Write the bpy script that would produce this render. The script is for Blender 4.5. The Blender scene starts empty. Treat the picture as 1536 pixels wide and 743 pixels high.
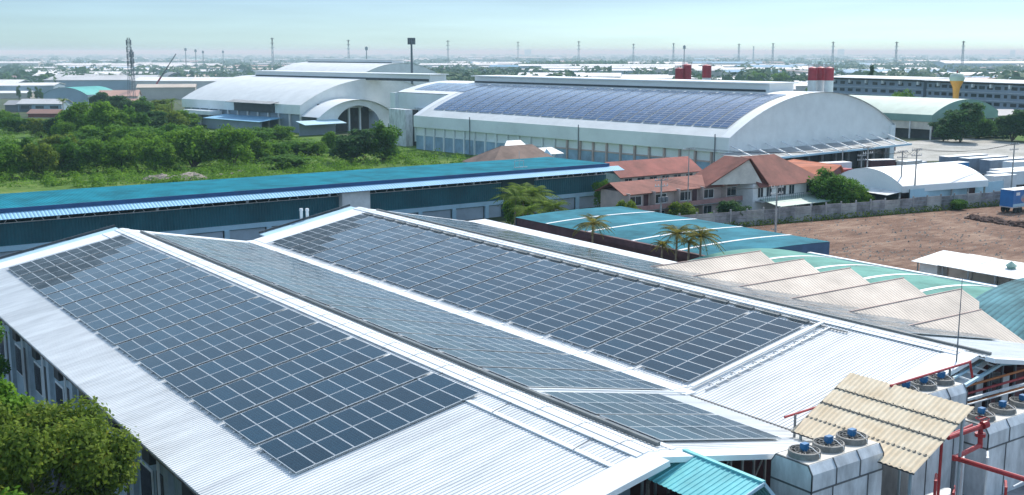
import bpy, math, random
import numpy as np
from mathutils import Vector, Matrix
R = math.radians
scene = bpy.context.scene
C = scene.collection
rnd = random.Random(7)
nrg = np.random.default_rng(11)

# ---------------------------------------------------------------- camera
FPX, YAW, PITCH, CAMH = 1678.2, R(35.46), R(9.95), 26.0
cam_d = bpy.data.cameras.new('camera')
cam = bpy.data.objects.new('camera', cam_d); C.objects.link(cam)
cam.location = (0, 0, CAMH); cam.rotation_euler = (R(90) - PITCH, 0, -YAW)
cam_d.sensor_width = 36.0; cam_d.lens = 36.0 * FPX / 1536.0
cam_d.clip_start = 0.5; cam_d.clip_end = 60000
scene.camera = cam
_c, _s, _cp, _sp = math.cos(YAW), math.sin(YAW), math.cos(PITCH), math.sin(PITCH)
def _ray(px, py):
    a = (px - 768) / FPX; b = -(py - 371.5) / FPX
    fw = _cp + b * _sp
    return Vector((a * _c + fw * _s, -a * _s + fw * _c, -_sp + b * _cp))
def at(px, py, z=0.0):          # where the sight line through a photo pixel meets height z
    d = _ray(px, py); t = (z - CAMH) / d.z
    return Vector((0, 0, CAMH)) + t * d
def aty(px, py, y):
    d = _ray(px, py); return Vector((0, 0, CAMH)) + (y / d.y) * d
def atx(px, py, x):
    d = _ray(px, py); return Vector((0, 0, CAMH)) + (x / d.x) * d
def atd(px, py, D):             # at ground distance D
    d = _ray(px, py); return Vector((0, 0, CAMH)) + (D / math.hypot(d.x, d.y)) * d

# ---------------------------------------------------------------- materials
MATS = {}
def _nodes(name):
    m = bpy.data.materials.new(name); m.use_nodes = True
    nt = m.node_tree
    b = nt.nodes['Principled BSDF']
    MATS[name] = m
    return m, nt, b
def mat(name, col, rough=0.6, metal=0.0, var=0.12, scale=0.6, bump=0.0, bscale=8.0, col2=None, stretch=(1, 1, 1), spec=0.5):
    m, nt, b = _nodes(name)
    N, L = nt.nodes, nt.links
    tc = N.new('ShaderNodeTexCoord')
    mp = N.new('ShaderNodeMapping'); mp.inputs['Scale'].default_value = stretch
    L.new(tc.outputs['Object'], mp.inputs['Vector'])
    nz = N.new('ShaderNodeTexNoise'); nz.inputs['Scale'].default_value = scale; nz.inputs['Detail'].default_value = 6; nz.inputs['Roughness'].default_value = 0.65
    L.new(mp.outputs[0], nz.inputs['Vector'])
    mx = N.new('ShaderNodeMix'); mx.data_type = 'RGBA'
    c2 = col2 if col2 else tuple(max(0, c * (1 - 2.2 * var)) for c in col)
    c1 = col if col2 else tuple(min(1, c * (1 + var)) for c in col)
    mx.inputs[6].default_value = (*c1, 1); mx.inputs[7].default_value = (*c2, 1)
    rp = N.new('ShaderNodeValToRGB'); rp.color_ramp.elements[0].position = 0.35; rp.color_ramp.elements[1].position = 0.68
    L.new(nz.outputs['Fac'], rp.inputs[0]); L.new(rp.outputs[0], mx.inputs[0])
    L.new(mx.outputs[2], b.inputs['Base Color'])
    b.inputs['Roughness'].default_value = rough; b.inputs['Metallic'].default_value = metal
    b.inputs['Specular IOR Level'].default_value = spec
    if bump:
        n2 = N.new('ShaderNodeTexNoise'); n2.inputs['Scale'].default_value = bscale; n2.inputs['Detail'].default_value = 5
        L.new(mp.outputs[0], n2.inputs['Vector'])
        bp = N.new('ShaderNodeBump'); bp.inputs['Strength'].default_value = bump; bp.inputs['Distance'].default_value = 0.1
        L.new(n2.outputs['Fac'], bp.inputs['Height']); L.new(bp.outputs[0], b.inputs['Normal'])
    return m
def ribmat(name, col, axis, pitch, dark=0.72, rough=0.5, var=0.1, spec=0.4, tilt=0.5):
    """sheet metal whose ribs (spaced along the given object axis) show as a bump and a darker trough line"""
    m = mat(name, col, rough, 0, var, 0.25, spec=spec)
    nt = m.node_tree; N, L = nt.nodes, nt.links; b = N['Principled BSDF']
    tc = [n for n in N if n.type == 'TEX_COORD'][0]
    sx = N.new('ShaderNodeSeparateXYZ'); L.new(tc.outputs['Object'], sx.inputs[0])
    mu = N.new('ShaderNodeMath'); mu.operation = 'MULTIPLY'; mu.inputs[1].default_value = 2 * math.pi / pitch
    L.new(sx.outputs['XYZ'.index(axis)], mu.inputs[0])
    sn = N.new('ShaderNodeMath'); sn.operation = 'SINE'; L.new(mu.outputs[0], sn.inputs[0])
    bp = N.new('ShaderNodeBump'); bp.inputs['Strength'].default_value = tilt; bp.inputs['Distance'].default_value = pitch * 0.12
    L.new(sn.outputs[0], bp.inputs['Height']); L.new(bp.outputs[0], b.inputs['Normal'])
    mr = N.new('ShaderNodeMapRange'); mr.inputs[1].default_value = -1; mr.inputs[2].default_value = -0.4; mr.inputs[3].default_value = dark; mr.inputs[4].default_value = 1  # colour darkened along the rib troughs
    L.new(sn.outputs[0], mr.inputs[0])
    old = b.inputs['Base Color'].links[0].from_socket
    m2 = N.new('ShaderNodeMix'); m2.data_type = 'RGBA'; m2.blend_type = 'MULTIPLY'; m2.inputs[0].default_value = 1
    L.new(old, m2.inputs[6]); L.new(mr.outputs[0], m2.inputs[7]); L.new(m2.outputs[2], b.inputs['Base Color'])
    return m
def leafmat(name, dark, light, third=None, trans=0.5):
    m, nt, b = _nodes(name); N, L = nt.nodes, nt.links
    g = N.new('ShaderNodeNewGeometry')
    tc = N.new('ShaderNodeTexCoord'); nz = N.new('ShaderNodeTexNoise'); nz.inputs['Scale'].default_value = 0.8; nz.inputs['Detail'].default_value = 4
    L.new(tc.outputs['Object'], nz.inputs['Vector'])
    av = N.new('ShaderNodeMath'); av.operation = 'MULTIPLY_ADD'; av.inputs[1].default_value = 0.5
    mr = N.new('ShaderNodeMapRange'); mr.inputs[1].default_value = 0.3; mr.inputs[2].default_value = 0.7; mr.inputs[3].default_value = 0; mr.inputs[4].default_value = 0.5
    L.new(nz.outputs['Fac'], mr.inputs[0])
    L.new(g.outputs['Random Per Island'], av.inputs[0]); L.new(mr.outputs[0], av.inputs[2])
    rp = N.new('ShaderNodeValToRGB'); e = rp.color_ramp.elements
    e[0].color = (*dark, 1); e[0].position = 0.1; e[1].color = (*light, 1); e[1].position = 0.8
    if third: k = e.new(0.95); k.color = (*third, 1)
    L.new(av.outputs[0], rp.inputs[0]); L.new(rp.outputs[0], b.inputs['Base Color'])
    b.inputs['Roughness'].default_value = 0.7; b.inputs['Specular IOR Level'].default_value = 0.12
    tr = N.new('ShaderNodeBsdfTranslucent'); L.new(rp.outputs[0], tr.inputs['Color'])
    mx = N.new('ShaderNodeMixShader'); mx.inputs[0].default_value = trans
    L.new(b.outputs[0], mx.inputs[1]); L.new(tr.outputs[0], mx.inputs[2])
    L.new(mx.outputs[0], N['Material Output'].inputs['Surface'])
    return m
def glassmat(name, col, rough=0.16, ior=1.29):
    m, nt, b = _nodes(name); N, L = nt.nodes, nt.links
    g = N.new('ShaderNodeNewGeometry'); tc = N.new('ShaderNodeTexCoord')
    br = N.new('ShaderNodeTexBrick'); br.offset = 0
    br.inputs['Color1'].default_value = (*col, 1); br.inputs['Color2'].default_value = (*[c * 1.25 for c in col], 1)
    br.inputs['Mortar'].default_value = (*[c * 2.2 + 0.012 for c in col], 1)
    br.inputs['Scale'].default_value = 1; br.inputs['Mortar Size'].default_value = 0.006
    br.inputs['Brick Width'].default_value = 0.157; br.inputs['Row Height'].default_value = 0.159
    L.new(tc.outputs['Object'], br.inputs['Vector'])
    oi = N.new('ShaderNodeObjectInfo')
    ad = N.new('ShaderNodeMath'); ad.operation = 'ADD'; L.new(oi.outputs['Random'], ad.inputs[0]); L.new(g.outputs['Random Per Island'], ad.inputs[1])
    fr = N.new('ShaderNodeMath'); fr.operation = 'FRACT'; L.new(ad.outputs[0], fr.inputs[0])
    mr = N.new('ShaderNodeMapRange'); mr.inputs[3].default_value = 0.75; mr.inputs[4].default_value = 1.3; L.new(fr.outputs[0], mr.inputs[0])
    mm = N.new('ShaderNodeMix'); mm.data_type = 'RGBA'; mm.blend_type = 'MULTIPLY'; mm.inputs[0].default_value = 1
    L.new(br.outputs['Color'], mm.inputs[6]); L.new(mr.outputs[0], mm.inputs[7]); L.new(mm.outputs[2], b.inputs['Base Color'])
    nd = N.new('ShaderNodeTexNoise'); nd.inputs['Scale'].default_value = 0.8; nd.inputs['Detail'].default_value = 7; L.new(g.outputs['Position'], nd.inputs['Vector'])
    rr_ = N.new('ShaderNodeMapRange'); rr_.inputs[1].default_value = .35; rr_.inputs[2].default_value = .7; rr_.inputs[3].default_value = rough; rr_.inputs[4].default_value = rough + .16
    L.new(nd.outputs['Fac'], rr_.inputs[0]); L.new(rr_.outputs[0], b.inputs['Roughness']); b.inputs['IOR'].default_value = ior
    return m

W8 = mat('white_sheet', (0.78, 0.80, 0.80), 0.5, 0, 0.05, 0.12, stretch=(1, 0.25, 1))
WR = mat('white_roof_sheet', (0.76, 0.77, 0.76), 0.5, 0, 0.09, 0.9, stretch=(0.10, 1, 1))
RIBD = mat('rib_shade_joint_grey', (0.54, 0.57, 0.58), 0.7, 0, 0.1, 0.5)  # painted-in shade for one side of the roof ribs; also ridge cap joints
PBARK = mat('palm_bark', (0.30, 0.22, 0.14), 0.9, 0, 0.2, 3)
WT = mat('white_trim', (0.8, 0.82, 0.82), 0.45, 0, 0.04, 0.4)
GLASS = glassmat('solar_cells', (0.004, 0.024, 0.042), 0.07)
GLASSB = glassmat('blue_solar_cells', (0.014, 0.05, 0.12), 0.12, 1.4)
GLASSD = glassmat('dark_solar_cells', (0.008, 0.014, 0.018), 0.2, 1.14)  # darker, less reflective cells for a stepped patch of rear rows
ALU = mat('aluminium_frame', (0.66, 0.69, 0.7), 0.4, 0.3, 0.04)
RAIL = mat('galvanised_rail', (0.55, 0.57, 0.58), 0.45, 0.4, 0.08)
DARKM = mat('dark_metal', (0.05, 0.055, 0.06), 0.6, 0, 0.2)
CONC = mat('concrete', (0.38, 0.38, 0.37), 0.9, 0, 0.18, 0.5, 0.2, 6)
CONCD = mat('stained_concrete', (0.27, 0.27, 0.28), 0.9, 0, 0.3, 0.45, 0.2, 5)
LBLUE = mat('pale_blue_paint', (0.42, 0.62, 0.72), 0.6, 0, 0.07, 0.3)
SHUT = ribmat('grey_shutter', (0.42, 0.5, 0.56), 'Z', 0.1, 0.85, 0.55)
NAVY = mat('navy_paint', (0.02, 0.08, 0.2), 0.5, 0, 0.1)
TEALR = ribmat('teal_roof_sheet', (0.006, 0.19, 0.255), 'X', 0.45, 0.75, 0.75, 0.18, spec=.06)
BLUEW = ribmat('dark_blue_wall', (0.010, 0.115, 0.15), 'X', 0.4, 0.85, 0.55, 0.12)
AWN = ribmat('light_blue_awning', (0.30, 0.56, 0.76), 'X', 0.45, 0.55, 0.6, 0.06, spec=.2)
LBR = ribmat('sky_blue_roof', (0.04, 0.20, 0.255), 'Y', 0.4, 0.85, 0.75, 0.18, spec=.06)
MINT = ribmat('mint_roof', (0.17, 0.37, 0.31), 'Y', 0.4, 0.88, 0.75, 0.14, spec=.06)
BEIGE = ribmat('beige_roof_sheet', (0.64, 0.55, 0.46), 'X', 0.32, 0.93, 0.7, 0.12)
BLUEV = ribmat('blue_vault_sheet', (0.11, 0.26, 0.29), 'Y', 0.5, 0.7, 0.7, 0.3, spec=.08)
TAN = ribmat('old_fibre_cement', (0.52, 0.40, 0.24), 'Y', 0.27, 0.55, 0.9, 0.2, tilt=0.9)
TURQ = ribmat('turquoise_sheet', (0.10, 0.42, 0.44), 'Y', 0.22, 0.55, 0.5, 0.12, tilt=0.9)
TIN = mat('old_white_tin', (0.72, 0.72, 0.70), 0.55, 0, 0.14, 0.7)
GALV = mat('galvanised_casing', (0.64, 0.67, 0.69), 0.5, 0.1, 0.17, 1.1, stretch=(1, 1, .35))
SEAM = mat('casing_seam', (0.12, 0.125, 0.13), 0.7)
CREAM = mat('dusty_cream_top', (0.66, 0.62, 0.55), 0.7, 0, 0.1, 1.5)
SHROUD = mat('fan_shroud', (0.22, 0.215, 0.2), 0.7, 0, 0.15, 3)
MOTOR = mat('blue_motor_paint', (0.02, 0.16, 0.36), 0.4)
REDP = mat('red_pipe_paint', (0.42, 0.03, 0.035), 0.45, 0, 0.18, 2)
ORANP = mat('orange_pipe_paint', (0.5, 0.16, 0.04), 0.5)
MAROON = mat('maroon_wall', (0.11, 0.045, 0.05), 0.8, 0, 0.2)
WALLB = ribmat('pale_blue_grey_wall', (0.36, 0.46, 0.52), 'Y', 0.3, 0.85, 0.6, 0.12)
WINDK = mat('dark_window', (0.03, 0.04, 0.05), 0.15, 0, 0.2)
ASPH = mat('asphalt', (0.06, 0.06, 0.062), 0.9, 0, 0.2, 0.8, 0.2)
B1R = ribmat('vault_roof_sheet', (0.72, 0.74, 0.72), 'Y', 0.5, 0.93, 0.45, 0.05)
B1G = ribmat('gable_sheet', (0.84, 0.86, 0.84), 'X', 0.4, 0.92, 0.5, 0.05)
FASC = mat('fascia_sheet', (0.80, 0.84, 0.84), 0.5, 0, 0.06, 0.1)
BAYB = mat('blue_bay_panel', (0.30, 0.44, 0.56), 0.6, 0, 0.15, 0.3)
PINKW = mat('pinkish_wall', (0.54, 0.42, 0.38), 0.85, 0, 0.1, 0.5)
CREAMW = mat('cream_wall', (0.68, 0.63, 0.55), 0.85, 0, 0.1, 0.5)
WHITEW = mat('white_wall', (0.8, 0.79, 0.77), 0.85, 0, 0.08, 0.5)
GREYW = mat('blue_grey_wall', (0.27, 0.33, 0.40), 0.85, 0, 0.08, 0.2)
REDT = ribmat('red_roof_tile', (0.30, 0.085, 0.065), 'Z', 0.16, 0.7, 0.8, 0.2)
REDT2 = ribmat('faded_red_tile', (0.27, 0.095, 0.07), 'Z', 0.16, 0.7, 0.8, 0.2)
ORANT = ribmat('orange_roof_tile', (0.45, 0.13, 0.06), 'Z', 0.16, 0.75, 0.8, 0.15)
BRNT = ribmat('brown_roof_tile', (0.22, 0.15, 0.12), 'Z', 0.16, 0.7, 0.85, 0.2)
GREYR = mat('grey_sheet_roof', (0.33, 0.34, 0.34), 0.7, 0, 0.15, 0.4)
GRNR = mat('pale_green_roof', (0.46, 0.56, 0.47), 0.6, 0, 0.08, 0.2)
GRNF = mat('green_fascia', (0.22, 0.36, 0.31), 0.6, 0, 0.08, 0.2)
REDS = mat('silo_red', (0.40, 0.02, 0.04), 0.5, 0, 0.1)
WHTS = mat('silo_white', (0.75, 0.77, 0.78), 0.5, 0, 0.05)
ORNG = mat('water_tower_orange', (0.68, 0.30, 0.04), 0.5, 0, 0.08)
STEEL = mat('mast_steel', (0.16, 0.18, 0.2), 0.6, 0.2, 0.1)
TYRE = mat('tyre_rubber', (0.02, 0.02, 0.02), 0.85)
TRKB = mat('truck_blue', (0.02, 0.16, 0.42), 0.35, 0, 0.1, 0.5)
TRKG = mat('truck_graphic', (0.55, 0.16, 0.06), 0.4, 0, 0.4, 1.2, col2=(0.12, 0.4, 0.6))
TRKR = mat('truck_red', (0.45, 0.04, 0.05), 0.4)
BARK = mat('bark', (0.12, 0.09, 0.065), 0.95, 0, 0.25, 3, 0.4, 10)
RUBB = mat('rubble_grey', (0.30, 0.26, 0.22), 0.95, 0, 0.3, 1.5, 0.5, 4)
EARTH = mat('dark_earth', (0.085, 0.045, 0.035), 0.95, 0, 0.3, 1.5, 0.6, 4)
WIRE = mat('cable_black', (0.03, 0.03, 0.035), 0.7)
LEAF = [leafmat('leaf_fresh', (0.048, 0.13, 0.012), (0.20, 0.37, 0.035), (0.33, 0.46, 0.06)),
        leafmat('leaf_deep', (0.032, 0.10, 0.016), (0.13, 0.28, 0.035)),
        leafmat('leaf_olive', (0.055, 0.11, 0.014), (0.24, 0.32, 0.045), (0.45, 0.34, 0.06)),
        leafmat('leaf_blueish', (0.025, 0.075, 0.026), (0.09, 0.19, 0.055))]
PALML = leafmat('palm_leaf', (0.05, 0.11, 0.014), (0.22, 0.32, 0.04), (0.36, 0.38, 0.07))
PALMG = leafmat('dry_palm_leaf', (0.09, 0.09, 0.014), (0.36, 0.31, 0.06), (0.48, 0.32, 0.08))
FARL = leafmat('far_leaf', (0.035, 0.085, 0.03), (0.06, 0.13, 0.04), trans=0.2)

# ---------------------------------------------------------------- mesh building
class MB:
    def __init__(s): s.v = []; s.f = []; s.m = []
    def face(s, pts, mi=0):
        n = len(s.v); s.v += [tuple(p) for p in pts]; s.f.append(tuple(range(n, n + len(pts)))); s.m.append(mi); return s
    def raw(s, v, f, mi=0):
        n = len(s.v); s.v += [tuple(p) for p in v]; s.f += [tuple(i + n for i in q) for q in f]; s.m += [mi] * len(f); return s
    def box(s, x0, x1, y0, y1, z0, z1, mi=0):
        v = [(x, y, z) for z in (z0, z1) for y in (y0, y1) for x in (x0, x1)]
        return s.raw(v, [(0, 2, 3, 1), (4, 5, 7, 6), (0, 1, 5, 4), (2, 6, 7, 3), (0, 4, 6, 2), (1, 3, 7, 5)], mi)
    def slab(s, a, b, c, d, t, mi=0):               # a flat quad with thickness t below
        n = (Vector(b) - Vector(a)).cross(Vector(d) - Vector(a)).normalized() * t
        lo = [tuple(Vector(p) - n) for p in (a, b, c, d)]
        return s.raw([a, b, c, d] + lo, [(0, 1, 2, 3), (7, 6, 5, 4), (0, 4, 5, 1), (1, 5, 6, 2), (2, 6, 7, 3), (3, 7, 4, 0)], mi)
    def bar(s, a, b, w, h=None, mi=0):
        a, b = Vector(a), Vector(b); h = h or w; d = (b - a).normalized()
        up = Vector((0, 0, 1)) if abs(d.z) < 0.95 else Vector((1, 0, 0))
        r = d.cross(up).normalized() * (w / 2); u = r.cross(d).normalized() * (h / 2)
        v = [p + i * r + j * u for p in (a, b) for i, j in ((-1, -1), (1, -1), (1, 1), (-1, 1))]
        return s.raw(v, [(3, 2, 1, 0), (4, 5, 6, 7), (0, 1, 5, 4), (1, 2, 6, 5), (2, 3, 7, 6), (3, 0, 4, 7)], mi)
    def cone(s, a, b, r0, r1, n=10, mi=0, caps=True):
        a, b = Vector(a), Vector(b); d = (b - a).normalized()
        up = Vector((0, 0, 1)) if abs(d.z) < 0.95 else Vector((1, 0, 0))
        r = d.cross(up).normalized(); u = r.cross(d)
        v = []
        for p, q in ((a, r0), (b, r1)):
            v += [p + (math.cos(2 * math.pi * i / n) * r + math.sin(2 * math.pi * i / n) * u) * q for i in range(n)]
        f = [(i, (i + 1) % n, n + (i + 1) % n, n + i) for i in range(n)]
        if caps: f += [tuple(range(n))[::-1], tuple(range(n, 2 * n))]
        return s.raw(v, f, mi)
    def tube(s, pts, r, n=8, mi=0):
        for a, b in zip(pts, pts[1:]): s.cone(a, b, r, r, n, mi)
        for p in pts[1:-1]:
            s.cone(Vector(p) - Vector((0, 0, r)), Vector(p) + Vector((0, 0, r)), r * 1.05, r * 1.05, n, mi)
        return s
    def lathe(s, c, prof, n=16, mi=0):
        v = []; k = len(prof)
        for i in range(n):
            a = 2 * math.pi * i / n
            v += [(c[0] + r * math.cos(a), c[1] + r * math.sin(a), c[2] + z) for r, z in prof]
        f = [(i * k + j, ((i + 1) % n) * k + j, ((i + 1) % n) * k + j + 1, i * k + j + 1) for i in range(n) for j in range(k - 1)]
        return s.raw(v, f, mi)
    def build(s, name, mats, parent=None, local=False, smooth=False):
        me = bpy.data.meshes.new(name)
        off = Vector((0, 0, 0))
        if parent is not None and not local:
            p = parent
            while p is not None: off += p.location; p = p.parent
        me.from_pydata([(v[0] - off.x, v[1] - off.y, v[2] - off.z) for v in s.v], [], s.f)
        if not isinstance(mats, (list, tuple)): mats = [mats]
        for m in mats: me.materials.append(m)
        if len(mats) > 1: me.polygons.foreach_set('material_index', s.m)
        if smooth: me.polygons.foreach_set('use_smooth', [True] * len(me.polygons))
        me.update()
        o = bpy.data.objects.new(name, me); C.objects.link(o)
        if parent is not None: o.parent = parent
        return o
def tag(o, label, cat=None, group=None, kind=None):
    if label: o['label'] = label
    if cat: o['category'] = cat
    if group: o['group'] = group
    if kind: o['kind'] = kind
    return o
def thing(name, label, cat, loc=(0, 0, 0), rz=0.0, group=None):
    o = bpy.data.objects.new(name, None); C.objects.link(o); o.empty_display_size = 0.3
    o.location = loc; o.rotation_euler = (0, 0, rz)
    return tag(o, label, cat, group)
def struct(mb, name, m):
    return tag(mb.build(name, m), None, kind='structure')
def dup(root, loc, rz=None, label=None, group=None, scale=None):
    def cp(o, par):
        c = o.copy(); C.objects.link(c); c.parent = par
        for ch in o.children: cp(ch, c)
        return c
    kids = list(root.children)
    r = root.copy(); C.objects.link(r)
    for ch in kids: cp(ch, r)
    r.location = loc
    if rz is not None: r.rotation_euler = (0, 0, rz)
    if scale is not None: r.scale = (scale,) * 3 if not isinstance(scale, tuple) else scale
    if label: r['label'] = label
    if group: r['group'] = group
    elif group == '' and 'group' in r: del r['group']
    return r
def ribs(mb, o, along, across, L, Wd, pitch, h, mi=0, shade_mi=None):
    """ribbed sheet: ribs run along `along` (unit) for L, repeat along `across` (unit) for Wd"""
    o, al, ac = Vector(o), Vector(along).normalized(), Vector(across).normalized()
    n = al.cross(ac).normalized()
    if n.z < 0: n = -n
    prof = []
    k = int(round(Wd / pitch)); p = Wd / k
    for i in range(k):
        t = i * p
        prof += [(t, 0), (t + 0.58 * p, 0), (t + 0.68 * p, h), (t + 0.9 * p, h)]
    prof.append((Wd, 0))
    v = []
    for t, z in prof:
        a = o + ac * t + n * z
        v += [a, a + al * L]
    n0 = len(mb.m); mb.raw(v, [(2 * i, 2 * i + 1, 2 * i + 3, 2 * i + 2) for i in range(len(prof) - 1)], mi)
    if shade_mi is not None:  # one side of each rib coloured darker as its shadow side
        for i in range(3, len(prof) - 1, 4): mb.m[n0 + i] = shade_mi
    return mb
def arc(Wd, rise, n=24, x0=0.0, x1=1.0):
    """points (x, z) over a circular arc of width Wd and rise, x running Wd*x0..Wd*x1"""
    Rr = (Wd * Wd / 4 + rise * rise) / (2 * rise)
    out = []
    for i in range(n + 1):
        x = Wd * (x0 + (x1 - x0) * i / n)
        out.append((x, math.sqrt(max(0, Rr * Rr - (x - Wd / 2) ** 2)) - (Rr - rise)))
    return out
def sheet(mb, prof, y0, y1, z0, mi=0, t=0.0):
    v = []
    for x, z in prof: v += [(x, y0, z0 + z), (x, y1, z0 + z)]
    return mb.raw(v, [(2 * i, 2 * i + 2, 2 * i + 3, 2 * i + 1) for i in range(len(prof) - 1)], mi)
def gablewall(mb, prof, y, zb, z0, mi=0):
    """wall at y between the profile and zb, as strips"""
    for (xa, za), (xb, zb2) in zip(prof, prof[1:]):
        mb.face([(xa, y, zb), (xb, y, zb), (xb, y, z0 + zb2), (xa, y, z0 + za)], mi)
    return mb
def leaves(name, cen, nrm, size, m, parent=None, aspect=0.55, kind=None):
    """one mesh of rhombic leaves; cen (N,3), nrm (N,3) preferred normals, size scalar or (N,)"""
    N = len(cen)
    nrm = nrm / (np.linalg.norm(nrm, axis=1, keepdims=True) + 1e-9)
    t = nrg.normal(size=(N, 3)); a = np.cross(nrm, t); a /= (np.linalg.norm(a, axis=1, keepdims=True) + 1e-9)
    b = np.cross(nrm, a)
    sz = (np.ones(N) * size)[:, None] * nrg.uniform(0.65, 1.35, (N, 1))
    co = np.stack([cen + a * sz, cen + b * sz * aspect, cen - a * sz, cen - b * sz * aspect], 1).reshape(-1, 3)
    me = bpy.data.meshes.new(name)
    me.vertices.add(4 * N); me.vertices.foreach_set('co', co.astype(np.float32).ravel())
    me.loops.add(4 * N); me.loops.foreach_set('vertex_index', np.arange(4 * N, dtype=np.int32))
    me.polygons.add(N); me.polygons.foreach_set('loop_start', np.arange(0, 4 * N, 4, dtype=np.int32))
    me.materials.append(m); me.update(calc_edges=True)
    o = bpy.data.objects.new(name, me); C.objects.link(o)
    if parent is not None: o.parent = parent
    if kind: o['kind'] = kind
    return o
def sph(N):
    d = nrg.normal(size=(N, 3)); return d / np.linalg.norm(d, axis=1, keepdims=True)
ORD = ['', 'first', 'second', 'third', 'fourth', 'fifth', 'sixth', 'seventh', 'eighth', 'ninth', 'tenth', 'eleventh', 'twelfth', 'thirteenth', 'fourteenth', 'fifteenth', 'sixteenth', 'seventeenth', 'eighteenth', 'nineteenth', 'twentieth',
       'twenty-first', 'twenty-second', 'twenty-third', 'twenty-fourth', 'twenty-fifth', 'twenty-sixth', 'twenty-seventh', 'twenty-eighth']

# ---------------------------------------------------------------- light, sky, haze
SUN_AZ, SUN_EL = R(66), R(48)          # azimuth clockwise from +Y
w = bpy.data.worlds.new('World'); scene.world = w; w.use_nodes = True
nt = w.node_tree; bg = nt.nodes['Background']
sky = nt.nodes.new('ShaderNodeTexSky'); sky.sky_type = 'NISHITA'; sky.sun_disc = False
sky.sun_elevation = SUN_EL; sky.sun_rotation = SUN_AZ; sky.air_density = 1.0; sky.dust_density = 0.6; sky.ozone_density = 2.0
tn = nt.nodes.new('ShaderNodeMix'); tn.data_type = 'RGBA'; tn.blend_type = 'MULTIPLY'; tn.inputs[0].default_value = 1
wtc = nt.nodes.new('ShaderNodeTexCoord'); wsx = nt.nodes.new('ShaderNodeSeparateXYZ'); nt.links.new(wtc.outputs['Generated'], wsx.inputs[0])
wrp = nt.nodes.new('ShaderNodeValToRGB'); we = wrp.color_ramp.elements
we[0].position = 0.0; we[0].color = (0.285, 0.432, 0.61, 1); we[1].position = 0.30; we[1].color = (1.0, 0.92, 0.78, 1)
k_ = we.new(0.05); k_.color = (0.228, 0.298, 0.42, 1)
k_ = we.new(0.09); k_.color = (0.40, 0.46, 0.52, 1)
nt.links.new(wsx.outputs[2], wrp.inputs[0]); nt.links.new(wrp.outputs[0], tn.inputs[7])
wmp = nt.nodes.new('ShaderNodeMapping'); wmp.inputs['Scale'].default_value = (3, 3, 38); nt.links.new(wtc.outputs['Generated'], wmp.inputs[0])
wnz = nt.nodes.new('ShaderNodeTexNoise'); wnz.inputs['Scale'].default_value = 1.6; wnz.inputs['Detail'].default_value = 5; nt.links.new(wmp.outputs[0], wnz.inputs['Vector'])
wr2 = nt.nodes.new('ShaderNodeMapRange'); wr2.inputs[1].default_value = .35; wr2.inputs[2].default_value = .7; wr2.inputs[3].default_value = .95; wr2.inputs[4].default_value = 1.07; nt.links.new(wnz.outputs['Fac'], wr2.inputs[0])
wm3 = nt.nodes.new('ShaderNodeMix'); wm3.data_type = 'RGBA'; wm3.blend_type = 'MULTIPLY'; wm3.inputs[0].default_value = 1
nt.links.new(tn.outputs[2], wm3.inputs[6]); nt.links.new(wr2.outputs[0], wm3.inputs[7])
nt.links.new(sky.outputs[0], tn.inputs[6]); nt.links.new(wm3.outputs[2], bg.inputs[0]); bg.inputs[1].default_value = 0.32
sd = Vector((math.sin(SUN_AZ) * math.cos(SUN_EL), math.cos(SUN_AZ) * math.cos(SUN_EL), math.sin(SUN_EL)))
sl = bpy.data.lights.new('sun', 'SUN'); sl.energy = 4.3; sl.angle = R(0.53); sl.color = (1.0, 0.965, 0.90)
so = bpy.data.objects.new('sun', sl); C.objects.link(so); so.location = (100, 50, 200)
so.rotation_euler = (-sd).to_track_quat('-Z', 'Y').to_euler()
hz = bpy.data.materials.new('haze'); hz.use_nodes = True
hn = hz.node_tree; hn.nodes.remove(hn.nodes['Principled BSDF'])
vs = hn.nodes.new('ShaderNodeVolumeScatter'); vs.inputs['Color'].default_value = (0.62, 0.90, 1.0, 1); vs.inputs['Density'].default_value = 0.00014
hn.links.new(vs.outputs[0], hn.nodes['Material Output'].inputs['Volume'])
struct(MB().box(-9000, 470, -3000, 449.9, -3, 31), 'haze', hz)
hz2 = hz.copy(); hz2.node_tree.nodes[vs.name].inputs['Density'].default_value = 0.00052
struct(MB().box(-9000, 16000, 450, 20000, -3, 31), 'haze', hz2); struct(MB().box(470.1, 16000, -3000, 449.9, -3, 31), 'haze', hz2)
scene.view_settings.view_transform = 'Standard'; scene.view_settings.look = 'None'; scene.view_settings.exposure = 0; scene.view_settings.gamma = 1
scene.cycles.use_denoising = True; scene.cycles.denoiser = 'OPENIMAGEDENOISE'
scene.cycles.max_bounces = 6; scene.cycles.diffuse_bounces = 3; scene.cycles.glossy_bounces = 3; scene.cycles.transparent_max_bounces = 8; scene.cycles.volume_bounces = 0
scene.cycles.sample_clamp_indirect = 4
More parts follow.
